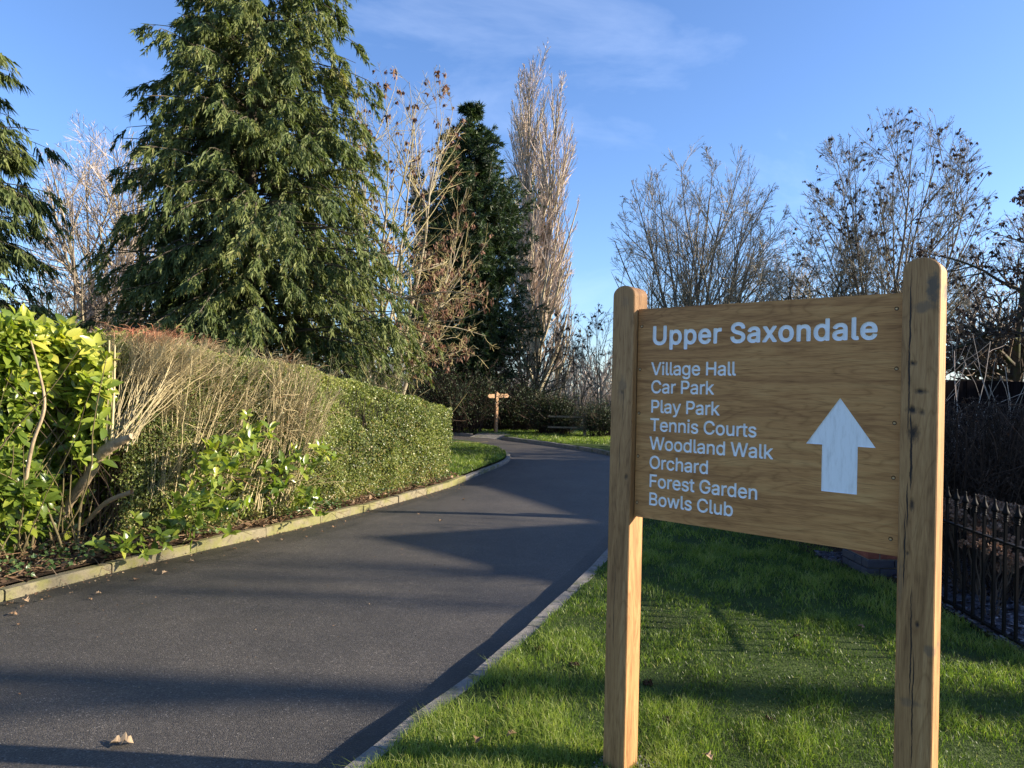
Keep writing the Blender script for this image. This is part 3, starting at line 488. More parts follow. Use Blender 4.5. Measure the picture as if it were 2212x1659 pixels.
FONT = {"title":{"g":{"S":[[185,-29,151,-23,110,-7,79,12,56,35,34,65,22,96,17,126,17,138,21,146,29,154,40,158,99,158,110,157,118,152,123,146,136,110,143,100,154,90,171,82,190,76,207,73,235,72,257,76,274,80,290,87,305,99,314,110,321,126,322,143,320,154,316,163,310,169,287,184,260,194,143,229,107,247,85,262,54,293,37,324,31,349,31,396,37,424,53,454,72,479,99,501,132,520,168,532,221,539,246,537,282,533,312,524,349,505,376,483,400,454,416,421,422,393,421,376,418,368,410,360,399,356,343,356,332,357,324,362,318,368,306,401,300,410,290,418,274,426,257,432,237,436,218,436,193,432,176,427,162,419,151,411,143,399,140,388,139,368,142,357,146,351,154,343,176,330,204,319,279,299,312,288,340,275,376,252,397,232,408,218,424,188,430,160,430,118,426,99,421,82,404,49,371,14,349,-2,312,-18,279,-27,251,-30]],"U":[[220,-29,184,-21,159,-12,137,-1,109,18,86,41,73,58,58,83,48,105,42,127,38,152,38,499,39,510,43,519,51,527,62,531,120,531,134,527,140,522,145,513,147,499,147,172,152,147,160,124,170,110,181,98,195,89,209,83,231,77,256,73,293,78,318,87,343,104,359,127,368,155,372,197,372,502,373,510,376,519,384,527,395,531,454,531,462,530,470,525,476,519,479,510,480,163,473,116,460,83,443,55,406,18,381,0,351,-15,312,-26,284,-30]],"a":[[130,-29,102,-22,71,-8,45,13,24,40,15,60,9,85,9,130,15,155,24,171,35,186,54,205,74,216,93,225,121,233,166,241,243,252,249,255,252,260,251,274,243,291,232,300,221,305,207,308,188,308,163,303,143,293,132,283,117,263,107,256,96,253,82,255,38,268,30,273,24,280,20,291,21,302,37,332,48,346,71,368,91,381,116,394,141,401,166,406,221,406,243,402,263,396,291,383,305,374,325,355,338,338,348,318,353,305,359,268,359,7,358,-1,354,-9,346,-18,338,-21,285,-22,271,-20,255,-9,249,-8,218,-22,191,-29],[162,68,177,68,196,71,213,77,231,88,244,105,248,116,252,132,253,146,250,152,243,154,210,150,149,139,130,131,119,121,116,113,115,102,116,93,121,85,127,79,138,74]],"d":[[167,-29,133,-20,110,-9,94,1,81,12,63,30,50,47,37,69,22,108,16,130,13,155,13,219,19,260,36,305,49,327,63,347,81,364,94,375,128,394,144,400,169,406,217,406,242,401,278,385,285,385,287,397,287,480,289,513,294,522,306,530,319,531,372,530,384,524,389,519,392,510,392,-1,389,-9,384,-15,378,-19,369,-21,311,-21,303,-17,292,-6,286,-3,253,-21,236,-27,214,-30],[186,72,203,70,222,71,242,78,256,87,264,97,274,113,283,138,287,158,290,197,284,235,277,258,267,277,256,289,239,300,223,305,208,306,186,305,169,300,156,292,144,280,133,260,121,222,118,199,118,180,125,141,133,117,143,99,153,88,167,78]],"e":[[178,-29,139,-19,117,-9,91,8,51,49,36,74,25,102,19,122,13,155,13,222,17,247,28,283,43,313,56,333,86,365,97,374,122,389,150,400,161,403,189,406,231,406,258,400,283,392,308,378,322,367,351,338,366,316,378,291,384,272,390,244,393,222,392,169,386,157,375,150,361,148,136,148,128,147,125,144,124,135,129,122,136,107,146,94,156,85,167,79,192,71,217,69,236,71,256,78,272,91,289,119,295,124,303,127,314,127,369,113,381,106,386,97,387,88,385,77,369,47,344,17,317,-4,289,-18,258,-26,233,-30],[131,244,153,242,264,242,274,244,278,249,276,260,268,277,258,289,242,300,222,306,200,307,175,303,153,290,139,276,128,255,128,247]],"l":[[113,-23,96,-19,82,-13,68,-4,56,8,47,19,37,38,32,61,31,500,32,511,35,519,41,525,49,530,68,531,107,531,118,530,127,525,132,519,136,505,137,88,140,80,146,75,171,75,179,72,186,66,194,50,202,5,200,-3,197,-9,191,-15,182,-20,160,-24]],"n":[[52,-21,43,-17,35,-9,32,-1,31,10,31,374,35,388,46,398,60,401,113,400,121,396,132,385,138,382,143,384,163,394,188,403,207,406,252,406,271,402,288,397,307,387,321,378,345,355,355,341,369,313,374,294,378,269,378,119,378,7,377,-1,374,-9,365,-18,352,-22,296,-21,288,-19,282,-15,275,-6,273,5,273,244,268,269,263,280,255,291,238,301,221,305,205,306,193,305,176,299,162,291,149,276,142,263,137,241,136,10,135,-4,127,-15,116,-21]],"o":[[175,-29,142,-20,117,-10,100,1,89,9,61,37,44,60,25,102,19,122,13,152,13,213,16,241,28,283,46,319,61,339,86,364,100,375,125,390,161,402,189,406,240,405,281,394,313,377,331,364,346,349,370,319,391,274,400,235,404,194,404,174,401,144,390,99,372,62,354,35,328,10,309,-3,292,-12,256,-26,231,-30],[186,72,203,70,228,71,247,78,261,87,270,97,282,116,289,135,295,160,295,210,291,233,281,260,272,277,261,289,247,298,228,305,214,306,189,305,172,300,158,292,144,277,134,260,127,244,121,219,118,197,118,180,124,144,131,122,142,102,153,89,169,77]],"p":[[52,-164,43,-160,35,-152,32,-144,31,-135,31,370,32,381,35,390,43,398,52,401,107,402,121,398,135,382,141,381,167,395,182,401,218,407,235,408,266,404,293,396,324,380,347,362,373,331,394,293,405,262,411,229,411,148,404,112,387,68,371,42,356,23,343,11,310,-12,280,-24,243,-31,210,-30,182,-25,168,-19,146,-7,141,-7,138,-10,137,-16,136,-135,136,-144,132,-152,124,-160,113,-164],[209,70,227,69,249,75,263,81,278,95,286,106,297,131,302,151,306,176,306,201,303,223,296,251,288,268,277,284,268,293,252,301,231,306,216,307,193,303,180,297,166,287,155,273,146,254,137,215,135,190,137,159,141,140,151,112,162,95,174,84,188,76]],"r":[[52,-21,43,-17,37,-12,33,-4,31,5,31,369,34,385,43,396,55,400,113,400,121,396,132,387,138,386,166,399,185,405,235,406,246,405,254,402,261,396,265,388,267,377,267,330,266,321,263,313,255,305,246,301,202,303,182,299,168,294,159,288,149,277,142,266,139,255,136,235,136,7,134,-6,127,-15,116,-21]],"x":[[20,-21,12,-17,3,-9,0,-1,2,10,118,180,123,188,124,196,121,205,12,366,8,374,9,380,14,391,23,398,34,400,98,400,112,396,123,385,181,294,189,286,194,288,198,292,259,385,270,396,284,400,342,401,353,399,362,394,367,388,370,380,370,371,367,363,260,205,256,196,255,191,258,182,376,13,379,5,379,-1,373,-12,364,-19,353,-22,289,-22,276,-17,262,-3,198,95,189,101,182,96,114,-6,103,-17,89,-22]]},"a":{"S":447,"U":517,"a":389,"d":424,"e":404,"l":189,"n":410,"o":415,"p":424,"r":259,"x":379," ":188}},"list":{"g":{"B":[[59,-9,52,-4,50,10,50,496,52,513,59,519,73,520,259,520,301,514,329,504,359,486,377,469,394,444,402,424,407,405,407,341,401,321,391,305,383,294,361,274,358,269,360,263,382,246,401,227,418,199,426,174,430,138,426,102,417,71,401,46,384,29,356,10,329,-1,304,-7,273,-11],[142,69,154,67,248,68,290,74,306,80,320,88,329,96,338,110,343,127,344,138,341,155,335,171,326,185,316,196,293,211,276,216,256,219,151,220,140,217,137,213,136,205,136,82,137,74],[142,299,154,298,251,298,276,304,295,315,306,325,315,338,321,352,324,369,323,382,319,396,312,410,302,421,284,432,256,439,151,439,140,437,137,432,136,424,136,313,137,304]],"C":[[231,-16,184,-5,159,6,137,19,112,39,98,52,78,76,59,109,49,131,39,162,30,217,30,292,34,320,43,359,56,392,74,426,89,446,117,474,146,495,167,507,189,516,223,524,248,527,284,527,334,519,351,514,378,501,414,477,443,448,456,428,468,406,476,387,482,365,482,351,478,343,473,339,464,338,414,338,403,341,397,348,381,384,362,409,343,423,326,432,306,439,289,443,251,443,217,435,189,421,164,401,151,383,138,362,124,326,116,284,116,228,120,201,127,173,143,137,161,112,183,92,206,78,228,70,264,64,292,67,306,70,337,82,364,102,380,123,397,162,403,169,414,171,467,171,476,169,481,162,482,148,479,134,464,92,442,61,403,23,367,2,345,-7,323,-13,295,-17]],"F":[[59,-9,52,-4,50,10,50,496,51,511,56,518,68,520,370,519,378,513,380,502,380,455,378,446,373,442,362,440,248,439,151,439,143,438,138,435,136,421,136,308,137,296,142,291,151,289,348,288,354,285,357,277,358,230,356,218,351,211,343,209,151,209,140,206,137,202,136,194,134,-1,129,-8,120,-10]],"G":[[231,-16,192,-8,167,2,145,13,117,33,91,59,70,90,56,115,45,142,36,173,30,215,30,292,36,331,45,365,53,387,73,426,108,467,134,488,167,508,209,521,245,527,284,527,309,524,342,516,373,503,395,491,424,467,451,436,466,412,477,387,485,356,483,345,478,341,473,339,414,338,403,340,396,348,385,373,373,392,355,412,342,421,328,429,298,440,278,444,248,443,217,435,192,423,164,401,144,373,134,353,123,320,117,287,116,234,119,203,125,181,139,145,150,126,163,109,175,98,192,87,217,74,245,67,270,64,306,69,334,80,354,92,376,114,389,137,401,173,401,181,396,187,387,188,287,188,276,193,272,203,271,248,273,257,278,264,292,266,473,266,484,261,488,251,488,167,482,137,477,117,467,95,452,70,441,56,414,30,398,17,376,4,351,-6,323,-13,301,-17]],"H":[[59,-9,52,-4,50,10,50,499,51,510,54,515,65,520,118,520,126,519,133,513,136,499,136,310,138,305,142,302,156,301,362,301,376,303,379,308,380,316,380,499,381,511,387,518,395,520,454,520,465,515,468,508,469,494,469,10,468,-1,465,-6,454,-10,395,-10,387,-8,381,-1,380,205,379,213,376,217,362,220,154,220,140,217,137,213,136,207,136,10,134,-1,129,-8,120,-10]],"O":[[231,-16,187,-6,164,3,149,12,128,26,105,45,84,70,70,90,49,131,39,162,33,192,30,217,30,278,33,317,45,365,63,406,89,445,123,479,162,504,184,514,206,520,248,527,284,527,301,525,328,520,359,510,395,491,418,473,437,455,465,417,487,370,499,326,505,273,505,234,501,201,492,156,473,106,460,84,446,65,409,28,373,5,345,-7,328,-11,295,-17],[260,65,270,64,289,67,320,75,345,88,368,106,387,131,404,165,412,192,418,234,418,278,412,317,400,353,382,384,359,410,334,428,309,438,276,444,248,443,220,436,192,423,167,403,151,383,135,356,123,320,116,281,116,226,120,201,128,170,136,151,148,129,170,102,201,81,228,70]],"P":[[59,-9,52,-4,50,10,50,496,52,513,59,519,68,520,259,520,287,516,318,508,345,494,368,477,382,463,402,432,411,410,419,377,419,321,416,302,405,269,393,246,375,224,351,204,326,190,304,182,268,176,151,176,140,173,137,169,136,160,136,10,134,-1,129,-8,120,-10],[142,255,154,253,245,254,265,257,281,263,298,271,308,280,319,294,326,309,332,332,333,352,330,374,325,388,315,408,305,419,279,433,254,439,220,442,154,442,143,441,138,438,136,427,136,269,137,260]],"T":[[192,-9,185,-4,182,7,181,432,178,437,170,439,39,440,28,442,24,446,21,455,22,508,26,516,36,520,256,520,417,519,423,515,426,508,426,452,423,444,414,440,281,439,275,438,270,433,268,421,268,2,264,-6,256,-10]],"V":[[202,-9,196,-6,192,-1,176,38,9,494,7,502,7,510,10,516,16,519,32,520,82,519,91,516,96,510,103,494,200,221,235,116,238,111,241,109,243,110,252,132,287,238,383,510,388,516,396,519,460,519,468,516,471,510,472,502,470,491,291,0,285,-7,274,-10]],"W":[[154,-9,146,-4,140,7,15,469,6,502,7,511,13,518,24,520,79,520,88,518,94,510,187,149,191,141,193,140,197,144,202,156,290,494,295,510,302,518,310,520,377,520,387,516,391,510,396,494,486,152,490,141,493,140,496,143,501,157,589,502,593,513,599,518,610,520,668,519,674,518,678,513,680,502,552,32,544,5,540,-4,535,-8,527,-10,463,-10,452,-8,444,-1,350,341,346,352,343,355,340,352,335,339,242,-1,235,-8,227,-10]],"a":[[130,-18,105,-12,77,0,52,20,32,46,24,68,20,88,20,130,28,157,40,177,56,193,71,204,91,213,110,219,146,227,224,237,243,241,255,245,260,249,263,255,264,263,262,274,252,296,238,309,218,316,191,320,166,315,146,307,130,295,107,268,99,265,85,266,41,279,33,285,31,293,32,302,43,323,55,339,74,358,93,371,116,383,141,390,166,394,218,395,243,391,260,386,285,375,299,366,317,349,328,335,336,321,342,305,348,268,348,10,345,-4,341,-8,332,-11,277,-10,268,-6,263,8,260,11,257,12,228,-7,202,-16,180,-19],[162,57,174,56,193,59,218,68,239,82,255,105,260,118,264,135,264,157,261,166,252,167,213,161,168,155,141,147,121,138,109,124,104,113,104,102,106,91,112,80,121,71,132,65,146,60]],"b":[[199,-18,177,-12,164,-6,152,2,130,20,127,20,124,17,120,-3,116,-8,110,-10,55,-10,47,-6,43,2,43,508,47,516,57,520,110,520,121,516,124,510,125,502,125,399,126,369,130,362,135,363,157,378,174,387,188,392,207,395,257,394,288,387,314,374,330,363,342,352,355,338,370,319,386,285,397,247,400,224,400,166,397,130,391,105,383,83,373,63,364,49,352,34,330,13,316,3,291,-9,274,-15,255,-18],[201,60,218,59,238,60,260,68,277,79,292,97,300,110,307,130,314,155,317,180,316,205,311,235,300,266,289,285,274,300,255,311,239,316,224,317,202,316,185,311,165,299,151,285,140,266,130,238,126,219,124,188,126,163,131,135,137,119,149,97,160,82,180,68]],"c":[[175,-18,150,-12,128,-4,97,15,64,49,52,66,41,88,30,122,24,163,24,222,28,247,39,283,52,310,67,331,94,359,122,377,144,387,164,392,186,395,231,395,253,391,278,384,297,375,314,365,325,356,343,338,357,319,364,305,371,288,373,277,369,269,364,265,314,252,303,251,294,255,286,271,272,292,250,308,225,317,194,317,172,311,152,299,134,280,119,252,111,222,107,194,108,177,114,141,120,122,133,96,145,83,164,69,181,62,194,59,225,60,244,66,261,74,271,83,284,99,295,122,300,126,306,128,317,127,361,115,369,110,373,102,372,91,367,77,353,52,329,24,303,5,281,-6,253,-15,228,-19]],"d":[[167,-18,133,-9,114,0,100,9,86,20,71,35,58,53,47,72,33,108,28,130,24,155,24,219,31,263,46,302,58,324,71,341,86,356,103,369,133,386,172,395,222,394,239,391,253,386,269,377,289,363,294,362,298,366,299,374,299,458,299,508,301,513,306,518,317,520,369,520,377,516,381,508,381,-1,377,-6,369,-10,314,-10,308,-8,304,-3,300,16,297,19,294,19,264,-4,242,-14,217,-19],[186,60,203,59,222,60,244,68,262,80,272,91,284,110,294,138,298,158,301,185,301,199,295,238,284,266,273,285,258,300,239,311,223,316,208,317,186,316,169,311,149,299,136,285,124,266,117,249,110,222,107,197,108,177,114,141,125,110,139,88,147,80,164,68]],"e":[[178,-18,136,-7,113,5,94,18,65,47,57,58,44,80,32,113,24,158,24,216,27,241,40,285,52,310,67,331,94,359,112,372,131,382,158,391,183,395,228,395,250,391,272,385,292,376,314,361,340,335,350,322,363,299,371,280,378,252,382,222,381,172,378,164,372,160,125,159,117,158,112,155,111,147,115,127,124,108,133,93,153,75,169,66,186,61,217,58,236,60,258,68,278,82,286,94,295,110,303,116,311,116,364,104,372,99,375,94,376,85,372,74,358,49,336,23,308,3,278,-10,242,-18],[117,233,136,231,278,231,288,233,292,235,293,241,289,255,280,277,268,294,247,308,222,317,206,318,189,317,167,311,142,294,128,277,118,258,113,244,112,238]],"g":[[169,-160,136,-153,117,-146,100,-138,81,-124,56,-100,45,-85,41,-71,44,-60,89,-34,103,-31,111,-35,136,-63,153,-74,167,-80,192,-85,208,-86,222,-85,247,-79,264,-72,278,-63,291,-46,297,-26,301,-4,300,26,297,30,292,29,267,9,242,-2,219,-5,175,-6,153,-2,131,4,108,15,85,32,64,54,45,82,35,107,28,135,24,162,24,221,28,249,36,279,45,301,58,324,69,338,83,353,94,363,114,375,147,390,172,394,231,393,247,389,262,382,294,358,297,358,300,362,304,385,311,390,372,391,380,387,384,382,385,-13,381,-43,375,-68,362,-93,349,-110,328,-129,297,-146,269,-155,239,-161],[199,71,208,70,225,73,242,78,256,85,269,96,284,115,292,135,301,182,301,204,295,237,288,260,276,282,265,296,250,306,231,315,211,318,186,316,167,310,150,299,136,286,125,268,119,254,111,226,107,199,108,182,114,146,123,121,133,104,144,92,161,81,175,75]],"h":[[52,-9,44,-4,42,10,42,499,43,510,47,516,57,520,107,520,116,519,123,513,125,502,126,374,127,368,130,364,135,365,157,380,177,388,210,395,249,395,271,391,296,382,317,369,341,344,350,330,359,310,367,274,367,232,367,7,366,-1,362,-6,352,-10,302,-10,293,-9,286,-4,284,7,284,241,281,260,273,282,266,294,257,302,246,309,235,313,221,317,207,317,196,317,182,313,157,300,139,280,129,258,125,232,125,10,123,-4,118,-8,110,-10]],"i":[[52,-9,44,-4,42,7,42,377,46,385,54,389,115,388,123,382,125,371,125,2,121,-6,113,-10],[71,432,52,441,42,449,36,457,31,471,32,499,39,513,51,524,59,530,71,534,96,534,113,528,124,519,131,510,136,496,136,469,127,452,113,439,93,432]],"k":[[52,-9,44,-4,42,10,42,499,43,510,46,515,57,520,110,520,118,518,124,510,125,258,126,246,130,242,132,242,138,246,253,363,268,381,277,387,291,389,360,388,366,385,369,377,366,369,360,362,274,275,260,259,226,224,221,216,224,207,232,196,375,16,380,5,380,-1,377,-6,371,-9,360,-11,296,-10,285,-7,161,149,157,153,152,155,146,153,132,141,126,130,125,7,123,-4,118,-8,110,-10]],"l":[[113,-12,88,-5,76,2,64,13,57,22,48,38,43,61,42,500,44,513,49,518,55,520,110,520,121,516,124,511,125,500,126,86,130,72,137,66,149,63,168,64,174,63,179,58,184,47,191,5,190,0,185,-6,174,-11,157,-13]],"n":[[52,-9,47,-6,43,-1,42,16,42,371,44,382,52,388,68,389,113,388,120,382,124,365,127,362,130,362,160,381,185,391,207,395,252,395,271,391,288,386,305,377,318,367,339,346,350,330,359,308,366,280,367,105,367,7,365,-4,358,-9,349,-10,299,-10,288,-6,285,-1,284,10,284,246,278,271,271,285,264,296,255,304,243,310,224,316,213,317,196,317,180,312,160,302,143,286,132,266,126,244,124,-1,121,-6,113,-10]],"o":[[175,-18,142,-9,122,-1,104,10,68,44,51,69,40,91,32,113,24,152,24,213,27,241,38,280,53,311,69,334,92,356,106,367,128,380,161,391,189,395,240,394,278,384,308,369,325,356,337,344,361,313,381,272,390,233,393,188,390,144,379,99,363,66,343,38,314,12,286,-4,256,-15,231,-19],[186,60,203,59,228,60,250,68,267,79,278,91,292,113,300,135,306,163,307,205,303,227,296,252,288,269,278,286,264,299,247,309,228,316,214,317,189,316,167,309,153,300,138,285,127,269,118,249,110,219,107,197,107,180,114,141,122,119,133,97,145,83,164,69]],"r":[[52,-9,44,-4,42,7,42,366,43,380,47,385,55,389,110,389,118,385,124,370,127,367,130,367,157,384,174,391,191,395,227,395,246,394,251,391,255,385,256,330,253,319,249,314,243,312,202,314,182,310,167,305,155,297,143,285,133,271,129,258,125,238,125,10,124,-1,118,-8,110,-10]],"s":[[149,-18,121,-12,99,-4,79,7,60,23,46,39,32,63,25,88,26,97,29,102,35,105,54,111,85,117,96,116,104,110,118,83,130,72,140,66,157,60,185,56,215,62,230,69,243,77,250,85,254,94,255,105,254,113,246,126,232,136,207,144,115,167,87,181,71,193,50,216,42,233,36,255,37,294,43,316,53,335,71,356,96,375,121,386,154,394,204,395,221,394,251,387,272,377,287,367,311,344,324,324,334,299,335,291,334,285,328,280,318,276,282,268,268,268,260,272,243,297,226,312,204,319,174,320,151,314,132,301,126,294,122,283,121,274,124,266,133,252,154,241,257,214,279,205,302,191,324,169,337,144,341,124,341,83,333,58,319,35,299,15,274,-1,246,-11,215,-18]],"t":[[139,-14,117,-8,92,6,72,25,61,45,54,78,54,306,52,312,45,315,11,316,3,318,-3,326,-4,340,-4,376,0,386,11,391,45,391,50,394,53,397,54,467,59,478,64,481,72,483,128,481,133,478,136,473,138,459,138,403,140,395,145,392,150,391,206,390,211,387,214,382,215,367,215,331,211,320,200,316,147,315,142,313,139,309,138,106,139,87,144,73,156,65,170,61,197,63,209,59,215,48,223,6,220,-5,208,-12,189,-15]],"u":[[152,-14,118,-5,88,15,73,30,60,50,48,80,42,119,42,369,43,380,47,386,57,390,110,390,118,387,124,380,125,136,132,107,143,87,153,77,168,68,185,63,199,62,213,63,230,67,243,73,261,86,276,111,283,138,284,372,285,380,288,386,299,390,352,390,362,386,366,377,366,0,362,-6,355,-10,299,-10,293,-8,289,-3,285,15,282,18,280,18,252,-1,224,-12,202,-16]],"w":[[136,-9,128,-4,122,7,19,349,13,374,14,382,19,387,30,389,83,389,91,387,99,380,163,149,169,139,173,141,177,151,213,285,241,381,247,387,255,389,311,389,322,387,327,382,330,374,392,146,397,140,399,141,408,164,455,335,470,382,474,387,483,389,538,389,549,385,553,377,552,360,449,21,442,-1,436,-8,424,-10,372,-10,363,-8,358,-3,344,41,291,230,286,241,283,242,277,232,210,-1,205,-7,197,-10]],"y":[[61,-155,44,-149,40,-143,38,-138,39,-124,51,-82,55,-78,64,-75,89,-78,100,-77,108,-74,117,-68,125,-60,133,-46,146,-13,148,1,11,362,7,376,9,385,17,390,33,392,83,391,89,389,94,385,107,354,189,126,194,119,198,121,203,131,295,385,300,389,308,391,367,391,378,387,381,376,375,354,207,-82,187,-113,165,-135,150,-144,133,-151,114,-155]]},"a":{"B":456,"C":510,"F":410,"G":520,"H":517,"O":533,"P":445,"T":449,"V":480,"W":686,"a":389,"b":424,"c":396,"d":424,"e":404,"g":425,"h":410,"i":167,"k":381,"l":189,"n":410,"o":415,"r":259,"s":365,"t":227,"u":410,"w":567,"y":389," ":188}}}
def loops_of(s, x0, z0, k, track=0., F_='list'):
    res = []; x = x0
    for c in s:
        if c != ' ': res.append((c, x, z0, k, F_))
        x += FONT[F_]['a'][c]*k/1000+track
    return res
lines = [("Village Hall", 1.673), ("Car Park", 1.598), ("Play Park", 1.517), ("Tennis Courts", 1.441), ("Woodland Walk", 1.364), ("Orchard", 1.285), ("Forest Garden", 1.208), ("Bowls Club", 1.133)]
letters = loops_of("Upper Saxondale", .064, 1.801, .1440, .0033, 'title')
for s, z in lines: letters += loops_of(s, .064, z+.001, .1020, -.0011)
ARROW = [(.809, 1.597), (.697, 1.431), (.752, 1.431), (.752, 1.267), (.869, 1.267), (.869, 1.431), (.925, 1.431)]
def glyph_loops(c, x, z, k, F_): return [[(x+l[i]*k/1000, z+l[i+1]*k/1000) for i in range(0, len(l), 2)] for l in FONT[F_]['g'][c]]
def curve_mesh(loops, ext, name):
    cu = bpy.data.curves.new(name, 'CURVE'); cu.dimensions = '2D'; cu.fill_mode = 'BOTH'; cu.extrude = ext
    for l in loops:
        sp = cu.splines.new('POLY'); sp.points.add(len(l)-1); sp.use_cyclic_u = True
        for q, (a, b) in zip(sp.points, l): q.co = (a, b, 0, 1)
    o = bpy.data.objects.new(name, cu); C.objects.link(o); bpy.context.view_layer.update()
    me = bpy.data.meshes.new_from_object(o.evaluated_get(bpy.context.evaluated_depsgraph_get())); bpy.data.objects.remove(o); bpy.data.curves.remove(cu)
    V = np.array([v.co for v in me.vertices]); F = [tuple(p.vertices) for p in me.polygons]; bpy.data.meshes.remove(me)
    return V, F
ZB, ZT = 1.077, 1.951
loops = [[(0.0, ZB), (1.0, ZB), (1.0, ZT), (0.0, ZT)]]
for l in letters: loops += glyph_loops(*l)
loops.append(ARROW)
V, F = curve_mesh(loops, .5, 'board')
V3 = np.stack([V[:, 0], np.where(V[:, 2] > 0, 0., .0035), V[:, 1]], 1)
m = MB(); m.v.append(V3); m.n = len(V3)
for k in (3, 4):
    fs = []; mi = []
    for f in F:
        if len(f) != k: continue
        ys = V3[list(f), 1]
        if ys.min() > .003: continue                      # back of the thin layer: inside the board
        wall = ys.max()-ys.min() > .001; q = V3[list(f)]
        outer = wall and (abs(q[:, 0]).max() < 1e-4 or abs(q[:, 0]-1).max() < 1e-4 or abs(q[:, 2]-ZB).max() < 1e-4 or abs(q[:, 2]-ZT).max() < 1e-4)
        fs.append(f); mi.append(1 if wall and not outer else 0)
    if fs: m.f.append((np.array(fs), np.full(len(fs), .5), np.array(mi)))
Vb, Fb = box(0, 1, .0035, .032, ZB, ZT); m.add(Vb, Fb)
m.build('board', [M_board, M_white], sign, loc=(.0, .0, 0))
cache = {}
for (c, x, z, k, F_) in letters:
    if (c, k) not in cache:
        V, F = curve_mesh(glyph_loops(c, 0, 0, k, F_), 0, 'letter'); me = bpy.data.meshes.new('letter')
        me.from_pydata([(a, 0, b) for a, b, _ in V], [], F); me.materials.append(M_white); cache[c, k] = me
    link('letter', cache[c, k], sign, (x, .0031, z))
V, F = curve_mesh([ARROW], 0, 'arrow'); me = bpy.data.meshes.new('arrow'); me.from_pydata([(a, 0, b) for a, b, _ in V], [], F); me.materials.append(M_white)
link('arrow', me, sign, (0, .0031, 0))
# batten behind the board and the brass screws, each with a flat dark ring
for u in (.004, .962):
    V, F = box(u, u+.034, .033, .07, ZB+.02, ZT-.02); MB().add(V, F).build('batten', M_board, sign)
scr = None
for u, z in [(.017, 1.878), (.009, 1.697), (.011, 1.513), (.009, 1.332), (.012, 1.137), (.981, 1.899), (.984, 1.699), (.981, 1.518), (.981, 1.336), (.976, 1.132)]:
    u = max(u, .012)
    if scr is None:
        V, F = lathe([(.0001, -.0022), (.0018, -.0020), (.0019, -.0006), (.0040, -.0014), (.0047, -.0004), (.0048, .001)], 12)
        V2, F2 = lathe([(.0068, -.0003), (.0040, -.0004)], 12)
        q = MB().add(V[:, [0, 2, 1]], F, .5, 0); q.add(V2[:, [0, 2, 1]], F2, .5, 1); scr = q.build('screw', [M_brass, M_screwring], sign, loc=(u, 0, z))
    else: link('screw', scr.data, sign, (u, 0, z))

# gravel round the foot of the left post
n = 260; a = rng.uniform(0, 6.28, n); rr = rng.uniform(.05, .15, n)
V, F = place(np.array([[-.5, -.5, 0], [.5, -.4, 0], [.4, .5, 0], [-.5, .4, 0], [0, 0, .6]]), np.array([[0, 1, 4], [1, 2, 4], [2, 3, 4], [3, 0, 4]]), np.stack([SB[0]-.0+rr*np.cos(a), SB[1]+.04+rr*np.sin(a)*.8, rng.uniform(-.004, .006, n)], 1), rng.normal(size=(n, 3))*[1, 1, .1], rng.normal(size=(n, 3))*.3+[0, 0, 1], rng.uniform(.006, .016, n))
M_gravel = simple('pale gravel', (.30, .28, .25), .8)
tag(MB().add(V, F).build('gravel', M_gravel), kind='stuff', label='pale gravel round the foot of the sign post')

